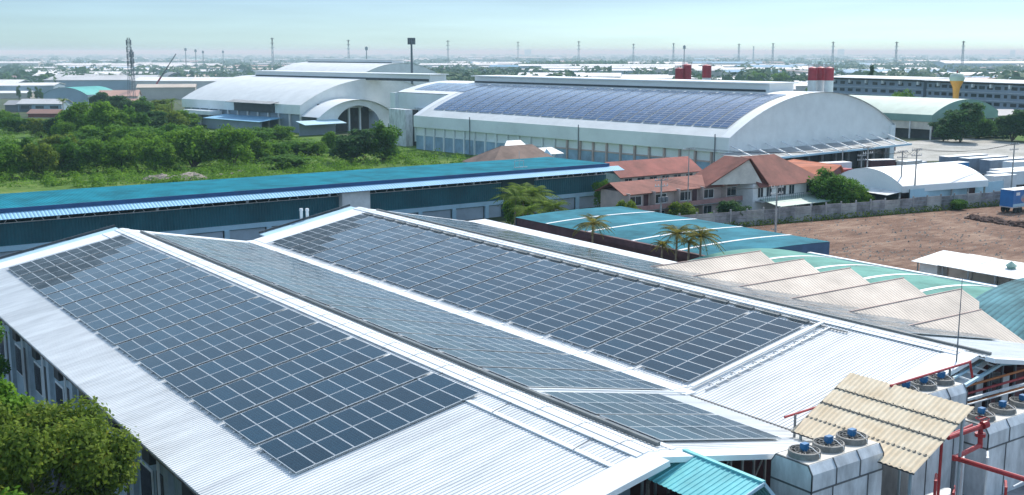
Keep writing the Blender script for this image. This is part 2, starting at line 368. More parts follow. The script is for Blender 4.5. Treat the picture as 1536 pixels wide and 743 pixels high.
# ---------------------------------------------------------------- the solar roofed factory in front
TA = 0.1948; CA = 1 / math.sqrt(1 + TA * TA); SA = TA * CA
XR1, XV, XR2, ZR = 30.78, 43.44, 56.1, 9.3
EL, ER = 16.12, 71.6
YF, YB = 33.3, 107.4
def zroof(x, xr): return ZR - TA * abs(x - xr)
fac = thing('solar_roof_factory', 'wide white factory with two ridged metal roofs covered in solar panels', 'factory', (44, 70, 0))
def slope(xr, xe, y0, y1):
    mb = MB(); sg = 1 if xe > xr else -1
    L = abs(xe - xr) / CA
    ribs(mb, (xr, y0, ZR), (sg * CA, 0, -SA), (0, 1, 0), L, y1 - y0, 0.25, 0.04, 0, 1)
    mb.slab((min(xr, xe), y0, zroof(min(xr, xe), xr) - .05), (max(xr, xe), y0, zroof(max(xr, xe), xr) - .05), (max(xr, xe), y1, zroof(max(xr, xe), xr) - .05), (min(xr, xe), y1, zroof(min(xr, xe), xr) - .05), 0.08)
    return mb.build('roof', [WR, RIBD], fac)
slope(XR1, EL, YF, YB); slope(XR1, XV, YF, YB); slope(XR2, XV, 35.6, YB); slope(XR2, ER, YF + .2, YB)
def cap(xr, y0, y1):
    mb = MB()
    for sg in (-1, 1):
        mb.slab((xr, y0, ZR + .10), (xr + sg * .66, y0, ZR + .12 - .66 * TA), (xr + sg * .66, y1, ZR + .12 - .66 * TA), (xr, y1, ZR + .12), 0.05 * sg)
        x = xr + sg * 1.75; z = zroof(x, xr)
        if xr < 50: mb.box(x - .14, x + .14, y0 + .3, y1 - .3, z + .03, z + .09)
    y = y0 + 1.5
    while y < y1:
        for sg in (-1, 1): mb.bar((xr, y, ZR + .125), (xr + sg * .66, y, ZR + .125 - .66 * TA), .03, .02, 1)
        y += 2.9
    for dx in (-.3, .3): mb.bar((xr + dx, y0, ZR + .125 - .3 * TA), (xr + dx, y1, ZR + .125 - .3 * TA), .025, .02, 1)
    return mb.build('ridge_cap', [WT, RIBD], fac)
cap(XR1, YF, YB); cap(XR2, 35.0, YB)
# verge trims: plain white strips at the gable ends
def verge(xr, xe, y0, y1, lift=.07, m=WT, drop=.25):
    a, b = sorted((xr, xe))
    return MB().slab((a, y0, zroof(a, xr) + lift), (b, y0, zroof(b, xr) + lift), (b, y1, zroof(b, xr) + lift), (a, y1, zroof(a, xr) + lift), drop).build('verge_trim', m, fac)
verge(XR1, EL, 32.0, 33.6); verge(XR1, XV - 3.2, 32.5, 33.4)
verge(XR2, XV + 1, 34.0, 35.7); verge(XR2, 60.5, 33.0, 33.6)
verge(XR1, EL, YB - 2.6, YB + .02, .055); verge(XR2, XV + .6, YB - 2.9, YB + .02, .055)
verge(XR1, XV, YB - 1.2, YB + .02, .055); verge(XR2, ER, YB - 1.2, YB + .02, .055)
for xr, xe in ((XR1, EL), (XR2, XV + 2)):        # pale blue parapet strip behind the back verge
    verge(xr, xe, YB + .1, YB + 1.9, -.05, LBLUE, .15)
    MB().bar((xr, YB + 2.0, ZR + .1), (xe, YB + 2.0, zroof(xe, xr) + .1), .12, .18).build('parapet_rail', DARKM, fac)
# valley gutter
mb = MB(); zv = zroof(XV, XR1)
mb.box(XV - .42, XV + .42, 43.6, YB - .3, zv + .02, zv + .17)
y = 44.6
while y < 104: mb.box(XV - .46, XV + .75, y, y + .22, zv + .05, zv + .21); y += 4.58
mb.build('valley_gutter', WT, fac)
mb = MB(); mb.box(XV - .06, XV + .06, 35.0, 43.6, zv + .02, zv + .07); mb.build('valley_joint', DARKM, fac)
# cable trays
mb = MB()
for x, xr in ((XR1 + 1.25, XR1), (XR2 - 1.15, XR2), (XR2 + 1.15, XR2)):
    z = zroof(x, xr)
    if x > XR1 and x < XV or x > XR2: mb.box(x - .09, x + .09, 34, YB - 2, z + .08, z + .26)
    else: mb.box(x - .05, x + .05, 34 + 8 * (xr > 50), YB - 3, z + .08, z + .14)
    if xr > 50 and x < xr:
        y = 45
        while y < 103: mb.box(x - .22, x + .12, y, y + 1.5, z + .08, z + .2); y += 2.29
mb.build('cable_tray', mat('tray_dark_grey', (0.13, 0.15, 0.155), 0.6), fac)  # tray runs and dashes in one dark grey
mb = MB()
def xs(x, xr): return (x, zroof(x, xr))
for y, x0, x1, xr in ((44.15, XV + .6, XR2 - .8, XR2), (43.75, XR1 + 1.3, XV - .3, XR1)):
    mb.bar((x0, y, zroof(x0, xr) + .22), (x1, y, zroof(x1, xr) + .2), .26 if xr > 50 else .14, .08)
mb.bar((XR2 - .9, 44.3, zroof(XR2 - .9, XR2) + .25), (XR2 - .9, 104, zroof(XR2 - .9, XR2) + .25), .2, .08)
mb.build('white_cable_cover', WT, fac)
mb = MB(); x0, x1 = XV + .9, XR2 - 1.0; y = 43.35
for i in range(12):
    a = x0 + (x1 - x0) * i / 12; b = a + (x1 - x0) / 12 * .86
    mb.bar((a, y, zroof(a, XR2) + .1), (b, y, zroof(b, XR2) + .1), .14, .1)
    mb.bar((b, y, zroof(b, XR2) + .1), (b, y + .5, zroof(b, XR2) + .1), .06, .06)
    mb.bar((b - .2, y, zroof(b, XR2) + .1), (b + .15, y - .22, zroof(b, XR2) + .07), .05, .05)
mb.build('front_conduit', RAIL, fac)
mb = MB()                                          # thin lightning conductors across the roof
for k in range(12):
    y = 36 + 6.2 * k
    for x0, x1, xr in ((XR1 - 1.9, XR1 - .7, XR1), (XR2 - .6, XR2 + .9, XR2)):
        mb.bar((x0, y, zroof(x0, xr) + .14), (x1, y + .1, zroof(x1, xr) + .16), .03)
for x, xr in ((XR2 + .35, XR2),):
    mb.bar((x, 34, zroof(x, xr) + .12), (x, 106, zroof(x, xr) + .12), .03)
mb.build('lightning_conductor', STEEL, fac)
MB().face([(70.8, 41.5, 6.52), (71.7, 41.5, 6.55), (73.0, 108, 6.55), (70.6, 108, 6.52)]).face([(71.7, 41.5, 6.3), (71.7, 41.5, 6.55), (73.0, 108, 6.55), (73.0, 108, 6.3)]).build('eave_walkway', WT, fac)
# walls
mb = MB(); mb.box(17.0, 17.2, 34, 107, 0, 6.4); mb.build('wall', WALLB, fac)
for k in range(13):
    y = 35 + 6.0 * k
    MB().box(16.72, 17.0, y, y + .75, 0, 6.35).build('pilaster', mat('pilaster_grey', (0.42, 0.5, 0.55), 0.7) if k == 0 else MATS['pilaster_grey'], fac)
    MB().bar((16.55, y + .95, 0), (16.55, y + .95, 6.25), .11).build('downpipe', WT, fac)
    if y < 100:
        MB().box(16.93, 16.99, y + 1.5, y + 2.6, 0.0, 4.6).build('wall_louvre', DARKM, fac)
        f = MB().box(16.9, 16.97, y + 3.2, y + 5.2, 2.2, 4.4).build('window', WT, fac)
        MB().box(16.86, 16.89, y + 3.32, y + 5.08, 2.32, 4.28).build('pane', WINDK, f)
        MB().bar((16.95, y + 1.2, 5.95), (16.15, y + 1.2, 6.3), .08).build('eave_bracket', MATS['bark'], fac)
        MB().box(16.3, 16.95, y + 1.5, y + 2.7, 5.35, 6.05).build('eave_fan_box', DARKM, fac)
MB().bar((16.24, 33.5, 6.28), (16.24, 107, 6.28), .2, .16).build('eave_gutter', mat('rusty_gutter', (0.20, 0.17, 0.15), 0.8, 0, 0.35, 2), fac)
gp = [(17, zroof(17, XR1) - .2), (XR1, ZR - .2), (XV, zv - .2), (XR2, ZR - .2), (71, zroof(71, XR2) - .2)]
mb = MB()
for (xa, za), (xb, zb) in zip(gp[:1] + gp[1:2], gp[1:2] + gp[2:3]):
    pass
for (xa, za), (xb, zb) in zip(gp, gp[1:]): mb.face([(xa, 107, 0), (xb, 107, 0), (xb, 107, zb), (xa, 107, za)])
mb.build('wall', WALLB, fac)
mb = MB(); mb.face([(17, 34.4, 0), (XR1, 34.4, 0), (XR1, 34.4, ZR - .2), (17, 34.4, zroof(17, XR1) - .2)]); mb.build('wall', WALLB, fac)
mb = MB()
mb.face([(XR1, 37.5, 0), (XV, 37.5, 0), (XV, 37.5, zv - .25), (XR1, 37.5, ZR - .25)]); mb.face([(XR1, 34.4, 0), (XR1, 37.5, 0), (XR1, 37.5, ZR - .3), (XR1, 34.4, ZR - .3)])
mb.face([(XV, 37.6, 0), (71, 37.6, 0), (71, 37.6, 6.1), (XR2, 37.6, ZR - .25), (XV, 37.6, zv - .25)])
mb.build('front_wall', MAROON, fac)
mb = MB()
for k in range(16):
    x = 31.2 + k * .78; mb.bar((x, 34.1, 3), (x, 34.1, zroof(x, XR1) - .2), .09)
    if k % 3 == 0: mb.bar((x, 34.15, 6.0), (x + .78, 34.15, zroof(x, XR1) - .6), .06)
mb.bar((31.2, 34.1, ZR - .5), (42.8, 34.1, zroof(42.8, XR1) - .35), .12)
mb.build('wall_stud', RAIL, fac)
MB().box(71.0, 71.2, 34, 107, 0, 6.1).build('wall', WALLB, fac)
for px, k in ((452, 0), (461, 1)):
    p = aty(px, 326, 109.6); MB().cone((p.x, p.y, p.z - 1.6), (p.x, p.y, p.z + .75), .16, .16, 12).cone((p.x, p.y, p.z + .7), (p.x, p.y, p.z + .95), .21, .17, 12).build('exhaust_pipe', WT, fac)
# lightning rod standing at the front of the second roof
b = at(1433, 566, 8.2); zt = atd(1438, 418, math.hypot(b.x, b.y)).z
rod = thing('lightning_rod', 'thin dark lightning rod rising by the white verge of the farther ridge', 'mast', tuple(b))
MB().cone((b.x, b.y, 8.2), (b.x, b.y, 10.2), .055, .045, 6).cone((b.x, b.y, 10.2), (b.x, b.y, zt), .04, .018, 6).build('rod', STEEL, rod)
MB().bar((b.x - .4, b.y, 8.2), (b.x, b.y, 9.0), .04).bar((b.x + .4, b.y, 8.2), (b.x, b.y, 9.0), .04).build('brace', STEEL, rod)

# ---------------------------------------------------------------- solar panels
PLN, PWD, GAPX = 2.1, 0.992, 0.02
HT = 0.2
def cells(xr, side, s0, n, y0, pairs, pitch):
    out = []
    for k in range(pairs):
        for r in range(2):
            ya = y0 + k * pitch + r * (PLN + .03)
            for i in range(n):                     # i counted from the ridge
                out.append((xr, side, s0 + i * (PWD + GAPX), ya, n - i, 2 * k + r + 1))
    return out
A1 = cells(XR1, -1, 1.07, 10, 44.52, 13, 4.58); A2 = cells(XR2, -1, 1.72, 10, 44.85, 13, 4.56)
A3 = cells(XR1, 1, 1.9, 8, 34.55, 2, 4.45) + cells(XR1, 1, 1.9, 10, 44.4, 13, 4.62)
A4 = cells(XR2, 1, 1.6, 11, 40.2, 14, 4.58)
def corner(xr, side, s, y, h=HT):
    return Vector((xr + side * (s * CA + h * SA), y, ZR - s * SA + h * CA))
def quad(c):
    xr, side, s, y, a, b = c
    return [corner(xr, side, s, y), corner(xr, side, s + PWD, y), corner(xr, side, s + PWD, y + PLN), corner(xr, side, s, y + PLN)]
def pix(p):
    v = p - Vector((0, 0, CAMH)); r = v.x * _c - v.y * _s; fw = v.x * _s + v.y * _c
    d = fw * _cp - v.z * _sp; u = v.z * _cp + fw * _sp
    return 768 + FPX * r / d, 371.5 - FPX * u / d
def area(c):
    q = [pix(p) for p in quad(c)]
    return abs(sum(q[i][0] * q[(i + 1) % 4][1] - q[(i + 1) % 4][0] * q[i][1] for i in range(4))) / 2
allc = [('a', c) for c in A1] + [('b', c) for c in A2] + [('c', c) for c in A3] + [('d', c) for c in A4]
allc.sort(key=lambda t: -area(t[1]))
single, rest = allc[:300], allc[300:]
# prototype: frame mesh with its glass; local x across (down the slope), y along the ridge, z up
fr = MB(); w2, l2 = PWD / 2, PLN / 2; b = .02
fr.box(-w2, w2, -l2, -l2 + b, -.035, .004).box(-w2, w2, l2 - b, l2, -.035, .004).box(-w2, -w2 + b, -l2 + b, l2 - b, -.035, .004).box(w2 - b, w2, -l2 + b, l2 - b, -.035, .004)
fr.face([(-w2 + b, -l2 + b, -.03), (-w2 + b, l2 - b, -.03), (w2 - b, l2 - b, -.03), (w2 - b, -l2 + b, -.03)])
p0 = fr.build('solar_module', ALU)
g0 = MB().face([(-w2 + b, -l2 + b, 0), (w2 - b, -l2 + b, 0), (w2 - b, l2 - b, 0), (-w2 + b, l2 - b, 0)]).build('glass', GLASS, p0, local=True)
for i, (arr, c) in enumerate(single):
    if i == 0: o, g = p0, g0
    else:
        o = p0.copy(); C.objects.link(o); g = g0.copy(); C.objects.link(g); g.parent = o
    xr, side, s, y, col, row = c
    o.location = corner(xr, side, s + PWD / 2, y + PLN / 2)
    o.rotation_euler = (rnd.gauss(0, .0035), side * math.atan(TA) + rnd.gauss(0, .0035), 0)
    if arr == 'a': lb = 'solar panel %s from the eave, %s row from the front, on roof beside the trees' % (ORD[col], ORD[row])
    elif arr == 'b': lb = 'solar panel %s up from the valley gutter, %s row from the front of its slope' % (ORD[col], ORD[row])
    elif arr == 'c': lb = 'pale solar panel %s up from valley on the far facing slope, %s row from front' % (ORD[col], ORD[row])
    else: lb = 'solar panel %s up from the far eave behind the second ridge, %s row from front' % (ORD[col], ORD[row])
    tag(o, lb, 'solar panel', {'a': 'solar panels on the near roof slope', 'b': 'solar panels on the second roof slope'}.get(arr, 'solar panels on the slopes that face away'))
mb = MB()
def panel_quad(mb, q, t=.035, bb=.02, gi=0):
    a, b_, c_, d_ = [Vector(p) for p in q]; j1, j2 = rnd.gauss(0, .003), rnd.gauss(0, .005)
    a.z -= j1 + j2; b_.z += j1 - j2; c_.z += j1 + j2; d_.z += j2 - j1
    u = (b_ - a).normalized() * bb; v = (d_ - a).normalized() * bb
    ins = [a + u + v, b_ - u + v, c_ - u - v, d_ + u - v]
    k = len(mb.v)
    mb.v += [tuple(p) for p in (a, b_, c_, d_)] + [tuple(p) for p in ins]
    for i in range(4):
        j = (i + 1) % 4; mb.f.append((k + i, k + j, k + 4 + j, k + 4 + i)); mb.m.append(1)
    mb.face(ins, gi)
    nn = (b_ - a).cross(d_ - a).normalized(); nn = nn if nn.z > 0 else -nn
    low = [p - nn * t for p in (a, b_, c_, d_)]
    for i in range(4):
        j = (i + 1) % 4; mb.face([(a, b_, c_, d_)[i], low[i], low[j], (a, b_, c_, d_)[j]], 1)
REST = mb
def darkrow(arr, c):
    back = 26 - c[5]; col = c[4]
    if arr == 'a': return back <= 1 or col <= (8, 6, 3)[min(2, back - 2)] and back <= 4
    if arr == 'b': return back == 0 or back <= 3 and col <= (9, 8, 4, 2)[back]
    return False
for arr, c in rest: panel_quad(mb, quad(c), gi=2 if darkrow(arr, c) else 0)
# mounting rails under the rows (part of the roof)
mr = MB()
for cs, side in ((A1, -1), (A2, -1), (A3, 1), (A4, 1)):
    rows = {}
    for c in cs: rows.setdefault(c[3], []).append(c[2])
    for y, ss in rows.items():
        xr = cs[0][0]
        for dy in (.4, 1.55):
            mr.bar(corner(xr, side, min(ss) - .15, y + dy, .08), corner(xr, side, max(ss) + PWD + .14, y + dy, .1), .06, .07)
mr.build('mounting_rail', RAIL, fac)
# ---------------------------------------------------------------- long blue warehouse across the back
bw = thing('blue_warehouse', 'long low warehouse with teal roof and dark blue wall above grey shutters', 'warehouse', (66, 152, 0))
X0, X1 = 5.0, 123.2
MB().slab((X0, 144.7, 7.28), (X1, 144.7, 7.28), (X1 - .6, 160.8, 7.2), (X0, 160.8, 7.2), .12).build('roof', TEALR, bw)
MB().box(X0, X1 + .05, 144.55, 144.68, 6.78, 7.3).build('fascia', NAVY, bw)
MB().slab((X0, 142.9, 6.2), (125.2, 142.9, 6.2), (125.2, 144.6, 6.78), (X0, 144.6, 6.78), .05).build('awning', AWN, bw)
MB().box(X0, X1 - .3, 145.0, 145.25, 1.9, 5.4).box(X1 - .5, X1 - .25, 145.25, 160.5, 0, 7.0).box(X0, X1 - .5, 160.3, 160.5, 0, 7.0).build('wall', BLUEW, bw)
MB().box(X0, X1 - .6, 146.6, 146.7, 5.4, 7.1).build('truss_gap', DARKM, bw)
mb = MB(); x = X0 + 1; k = 0
mb.box(X0, X1 - .3, 145.0, 145.12, 5.38, 5.48)
while x < X1 - 2:
    mb.bar((x, 145.1, 5.45), (x + .75, 145.1, 6.5), .08); mb.bar((x + 1.5, 145.1, 5.45), (x + .75, 145.1, 6.5), .08)
    if k % 4 == 0: mb.box(x + 3.0, x + 3.3, 144.98, 145.3, 5.4, 6.6)
    x += 3.1; k += 1
mb.build('roof_truss', WT, bw)
MB().box(X0, X1 - .2, 144.8, 145.0, 2.0, 2.65).build('white_band', LBLUE, bw)
x = X1 - .85
while x > 20:
    MB().box(x, x + .65, 144.72, 145.05, -.0, 2.0).build('pillar', LBLUE, bw)
    MB().box(x - 5.3, x - .15, 145.1, 145.2, 0.0, 2.0).build('shutter', SHUT, bw)
    x -= 6.1
MB().box(72.6, 77.1, 143.9, 145.0, 0, 6.1).build('stair_shaft', MATS['white_wall'] if 'white_wall' in MATS else CONC, bw)
MB().box(101.2, 107.6, 144.86, 145.0, 0, 6.1).build('dark_wall_strip', mat('dark_strip_teal', (0.012, 0.05, 0.06), 0.7), bw)  # darker strip laid over one stretch of the front wall
p = aty(776, 248, 146.5)
MB().bar((p.x - .9, 146, 7.5), (p.x - .9, 146, 8.6), .06).bar((p.x + .9, 146, 7.5), (p.x + .9, 146, 8.6), .06).bar((p.x - .9, 146, 8.6), (p.x + .9, 146, 8.6), .06).bar((p.x, 146, 7.5), (p.x, 146, 10.2), .05).bar((p.x - 1, 146, 7.55), (p.x + 1.6, 146, 7.55), .12).build('vent_stand', RAIL, bw)

# ---------------------------------------------------------------- low sky blue roof with white light strips
lb = thing('low_blue_roof_building', 'low building under a sky blue roof with white translucent strips', 'building', (90, 101, 0))
prof = [(80.8 + x, z) for x, z in arc(17.5, 0.22, 16)]
mb = MB(); sheet(mb, prof, 78, 112.8, 5.5); mb.build('roof', LBR, lb, smooth=True)
for y in (83.6, 91.0, 98.6, 106.3):
    mb = MB(); sheet(mb, [(x, z + .03) for x, z in prof], y - .22, y + .22, 5.5); mb.build('light_strip', WT, lb)
for y in (78.1, 112.7): mb = MB(); gablewall(mb, prof, y, 0, 5.48); mb.build('end_wall', MATS.get('navy_end_wall') or mat('navy_end_wall', (0.06, 0.11, 0.2), 0.7), lb)
MB().box(80.9, 81.1, 78.2, 112.6, 0, 5.47).build('side_wall', MAROON, lb)
MB().box(98.0, 98.2, 78.2, 112.6, 0, 5.47).build('side_wall', LBLUE, lb)
MB().box(80.3, 80.75, 78.1, 99.5, 4.9, 5.62).build('side_gutter', MATS['maroon_wall'], lb)
# ---------------------------------------------------------------- sawtooth roof
st = thing('sawtooth_roof_hall', 'beige ribbed sawtooth roof of six stepped ridges beside the mint vault', 'factory', (70, 56, 0))
ys = [68.9, 63.9, 58.9, 53.7, 48.5, 43.6]
for i, y in enumerate(ys):
    xe = 77.0 if i < 5 else 71.8
    yl = y - 5.1
    f = MB().slab((62, yl, 5.6), (xe, yl, 5.6), (xe, y, 8.0), (62, y, 8.0), .06).build('roof_slope', BEIGE, st)
    MB().bar((62, y + .02, 8.05), (xe + .05, y + .02, 8.02), .09, .06).build('ridge_flashing', mat('rusty_flashing', (0.52, 0.38, 0.33), 0.8) if i == 0 else MATS['rusty_flashing'], f)
    mb = MB(); mb.face([(xe - .03, yl, 4.4), (xe - .03, y, 4.4), (xe - .03, y, 7.97), (xe - .03, yl, 5.55)]); mb.face([(62, y + .03, 5), (xe, y + .03, 5), (xe, y + .03, 7.98), (62, y + .03, 7.98)])
    mb.build('upright_wall', WHITEW, st)
MB().box(61.5, 76.9, 38.4, 68.8, 0, 5.5).build('wall', WHITEW, st)
# ---------------------------------------------------------------- mint vault with white strips
mv = thing('mint_vault_hall', 'mint green shallow vault roof with curved white strips, beside sawtooth ridges', 'factory', (84, 62, 0))
prof = [(72.5 + x, z) for x, z in arc(20.2, 1.15, 20)]
mb = MB(); sheet(mb, prof, 49, 77.9, 5.0); mb.build('roof', MINT, mv, smooth=True)
for y in (55.0, 61.0, 66.6, 72.4):
    mb = MB(); sheet(mb, [(x, z + .03) for x, z in prof if x > 76], y - .28, y + .28, 5.0); mb.build('light_strip', WT, mv)
MB().box(92.7, 93.2, 48.9, 76.5, 4.75, 5.12).build('eave_gutter', WT, mv)
MB().box(92.2, 92.4, 49.2, 77.5, 0, 4.9).build('wall', LBLUE, mv)
mb = MB(); gablewall(mb, prof, 49.1, 0, 4.98); mb.build('end_wall', LBLUE, mv)
# ---------------------------------------------------------------- blue vault at the right edge
bv = thing('blue_vault_shed', 'weathered blue ribbed vault roof in front of the mint green roof', 'shed', (84, 43, 0))
prof = [(71.8 + x, z) for x, z in arc(24, 3.0, 28)]
mb = MB(); sheet(mb, prof, 35.5, 47.6, 5.2); mb.build('roof', BLUEV, bv, smooth=True)
for y in (47.5, 35.6): mb = MB(); gablewall(mb, prof, y, 0, 5.18); mb.build('end_wall', LBLUE, bv)
MB().slab((74.5, 34.6, 6.35), (92, 34.6, 6.6), (92, 36.2, 7.3), (74.5, 36.2, 6.95), .08).build('front_apron', BEIGE, bv)
# ---------------------------------------------------------------- white tin shed with clutter
ts = thing('tin_roof_shed', 'low open shed under patched white tin sheets at the edge of bare ground', 'shed', (109, 60, 0))
for k in range(9):
    y1 = 72.8 - k * 3.1; y0 = y1 - 3.25; dz = .05 * (k % 2) + rnd.uniform(-.03, .03); ta = rnd.uniform(-.12, .12)
    MB().slab((105.6 + ta, y0, 3.35 + dz), (112.0 + ta, y0 + .3, 3.85 + dz), (112.0 + ta, y1 + .3, 3.85 + dz), (105.6 + ta, y1, 3.35 + dz), .04).build('roof_sheet', TIN, ts)
for k in range(10):
    y = 72.3 - k * 3.05
    MB().bar((106.1, y, 0), (106.1, y, 3.3), .12).build('post', CONC, ts); MB().bar((111.7, y, 0), (111.7, y, 3.75), .12).build('post', CONC, ts)
MB().box(111.75, 111.9, 45, 72.5, 0, 3.6).build('back_wall', CREAMW, ts)
MB().box(106.6, 108.4, 70.2, 72.4, 0, 3.1).build('partition', WHITEW, ts)
for k, (y, lab, m) in enumerate(((64.5, 'pale blue tarpaulin stretched low beside the white tin shed', LBLUE), (60.2, 'smaller white tarpaulin sheet beside the white tin shed', TIN))):
    o = MB().slab((102.2, y - 2 + k * .6, 1.9), (105.2, y - 2.2 + k * .6, 2.5), (105.2, y + 2, 2.5), (102.4, y + 2, 1.8), .04)
    for a, b in ((102.4, y - 1.8 + k * .6), (105.1, y - 2 + k * .6), (105.1, y + 1.8), (102.5, y + 1.8)): o.bar((a, b, 0), (a, b, 1.95), .06)
    tag(o.build('tarpaulin', m), lab, 'tarpaulin')
p = atd(1519, 372, 126)
pr = thing('garden_parasol', 'closed small green parasol on a pole beside the white tin shed', 'parasol', (p.x, p.y, 0))
MB().cone((p.x, p.y, 0), (p.x, p.y, 4.4), .05, .04, 6).build('pole', STEEL, pr)
MB().lathe((p.x, p.y, 3.0), [(.05, 1.4), (.6, .95), (.5, .9), (.08, 0)], 10).build('canopy', GRNF, pr)

# ---------------------------------------------------------------- fence and hoarding by the bare lot
fa, fb = Vector((108.0, 118.8, 0)), Vector((186.0, 105.2, 0))
fn = thing('concrete_panel_fence', 'grey concrete panel fence with posts along the far side of the bare lot', 'fence', tuple(fa))
d = (fb - fa); L = d.length; d.normalize(); nn = Vector((-d.y, d.x, 0)); n = int(L / 3)
for k in range(n):
    a = fa + d * (k * L / n); b = fa + d * ((k + 1) * L / n); h = 2.35 + rnd.uniform(-.12, .12)
    mb = MB()
    for j in range(4): mb.bar(a + d * .1 + Vector((0, 0, .3 + j * h / 4)), b - d * .1 + Vector((0, 0, .3 + j * h / 4)), .08 + .02 * (j % 2), h / 4 - .04)
    mb.build('fence_panel', CONCD if k % 3 else CONC, fn)
    MB().bar(a + nn * .05, a + nn * .05 + Vector((0, 0, 2.65)), .2).build('post', CONC, fn)
ha, hb = aty(1364, 312, 111.6), aty(1504, 296, 111.2)
hd = thing('metal_hoarding', 'pale blue white sheet metal hoarding behind the concrete fence', 'hoarding', (ha.x, ha.y, 0))
za, zb = aty(1364, 285, 111.6).z, aty(1504, 271, 111.2).z
MB().slab((ha.x, 111.6, 0), (hb.x, 111.2, 0), (hb.x, 111.2, zb), (ha.x, 111.6, za), .06).build('sheet', LBLUE, hd)
for k in range(7):
    t = k / 6; x = ha.x + (hb.x - ha.x) * t; MB().bar((x, 111.75 - .4 * t, 0), (x, 111.75 - .4 * t, za + (zb - za) * t + .1), .1).build('post', STEEL, hd)

# ---------------------------------------------------------------- white vaulted shed behind the hoarding
R9 = -R(8.6)
ws = thing('white_vault_shed', 'white vaulted shed with open sides standing behind the hoarding', 'shed', (161.6, 112.2, 0), R9)
def vault(root, Wd, L, z0, rise, roofm, gabm, fas=0, fasm=None, seg=28, gable_to=None, over=0.0):
    """axis along local y, x from 0 to Wd"""
    prof = arc(Wd, rise, seg)
    mb = MB(); sheet(mb, prof, -over, L + over, z0); mb.build('roof', roofm, root, True, True)
    zb = z0 - fas if gable_to is None else gable_to
    mb = MB(); gablewall(mb, [(x, z - .05) for x, z in prof], 0.02, zb, z0); mb.build('gable', gabm, root, True)
    mb = MB(); gablewall(mb, [(x, z - .05) for x, z in prof], L - .02, zb, z0); mb.build('gable', gabm, root, True)
    if fas:
        for x in (0.0, Wd): MB().box(x - .08, x + .08, -over, L + over, z0 - fas, z0 - .02).build('fascia', fasm, root, True)
    return prof
# its axis runs along local x: build in a turned frame
ws.rotation_euler = (0, 0, R9 - R(90)); ws.location = (161.6, 112.2 + 15.6, 0)
vault(ws, 15.6, 20.2, 4.0, 2.3, W8, FASC, 1.1, FASC)
for y in range(0, 21, 4):
    for x in (.5, 15.1): MB().box(x - .12, x + .12, y - .1, y + .12, 0, 3.0).build('post', CONC, ws, True)
MB().box(1.5, 14, .8, 19, 0, 2.6).build('inner_wall', MATS['maroon_wall'], ws, True)
MB().slab((-1, -3.2, 2.7), (15.5, -3.2, 2.7), (15.5, 0, 3.1), (-1, 0, 3.1), .06).build('lean_to_roof', TIN, ws, True)
MB().box(0, 15, -.3, -.1, 0, 2.6).build('lean_to_wall', DARKM, ws, True)

# ---------------------------------------------------------------- red roofed houses
def win(parent, x0, x1, y, z0, z1, m=WINDK, frame=WHITEW, bars=2, local=False, name='window'):
    f = MB(); f.box(x0 - .07, x1 + .07, y - .06, y - .02, z1, z1 + .08).box(x0 - .07, x1 + .07, y - .06, y - .02, z0 - .08, z0).box(x0 - .07, x0, y - .06, y - .02, z0, z1).box(x1, x1 + .07, y - .06, y - .02, z0, z1)
    for k in range(1, bars): x = x0 + (x1 - x0) * k / bars; f.box(x - .03, x + .03, y - .055, y - .025, z0, z1)
    f = f.build(name, frame, parent, local)
    MB().box(x0, x1, y - .022, y - .012, z0, z1).build('pane', m, f, True) if local else MB().box(x0, x1, y - .022, y - .012, z0, z1).build('pane', m, f)
def gable_roof(mb, x0, x1, y0, y1, ze, zr, ov=.5, axis='x', t=.12):
    if axis == 'x':
        ym = (y0 + y1) / 2; k = (zr - ze) / (ym - y0); zo = ze - ov * k
        mb.slab((x0 - ov, y0 - ov, zo), (x1 + ov, y0 - ov, zo), (x1 + ov, ym, zr), (x0 - ov, ym, zr), t)
        mb.slab((x0 - ov, ym, zr), (x1 + ov, ym, zr), (x1 + ov, y1 + ov, zo), (x0 - ov, y1 + ov, zo), t)
    else:
        xm = (x0 + x1) / 2; k = (zr - ze) / (xm - x0); zo = ze - ov * k
        mb.slab((x0 - ov, y1 + ov, zo), (x0 - ov, y0 - ov, zo), (xm, y0 - ov, zr), (xm, y1 + ov, zr), t)
        mb.slab((xm, y1 + ov, zr), (xm, y0 - ov, zr), (x1 + ov, y0 - ov, zo), (x1 + ov, y1 + ov, zo), t)
    return mb
h = thing('terrace_house_row', 'long two storey pinkish row house under a faded red tile roof', 'house', (124, 127.5, 0))
MB().box(109.6, 141, 125, 130.5, 0, 5.3).build('wall', PINKW, h)
gable_roof(MB(), 109.6, 141, 125, 130.5, 5.3, 6.55, .7).build('roof', REDT2, h)
for k in range(6):
    x = 110.6 + k * 5.1
    win(h, x, x + 2.3, 125, 3.2, 4.5); 
    if k % 2 == 0: MB().box(x + 2.8, x + 3.7, 124.9, 124.99, 2.5, 4.7).build('door', MAROON, h)
    win(h, x, x + 2.0, 125, .6, 1.9)
    MB().box(x - 1.0, x - .82, 123.9, 125, 0, 5.2).build('partition_fin', PINKW, h)
MB().box(109.6, 141, 123.7, 125, 2.38, 2.52).build('balcony_slab', CONC, h)
MB().box(109.6, 141, 123.65, 123.72, 2.52, 3.2).build('balcony_wall', mat('rose_wall', (0.42, 0.22, 0.20), 0.85), h)
h = thing('cross_gabled_house', 'two storey house with a steep front gable and faded red hipped roof', 'house', (146, 124.5, 0))
MB().box(133.5, 149, 121.5, 130.5, 0, 5.2).build('wall', WHITEW, h)
mb = MB()                                            # big hipped body with the gable facing us
zr, ze = 9.2, 4.8
r0, r1 = (134.5, 126, zr), (143.2, 126, zr)
mb.slab((134.0, 120.6, ze), (150.2, 120.6, ze), r1, (135.2, 126, zr), .12); mb.slab((150.2, 120.6, ze), (150.2, 131.4, ze), r1, (143.19, 125.99, zr), .12)
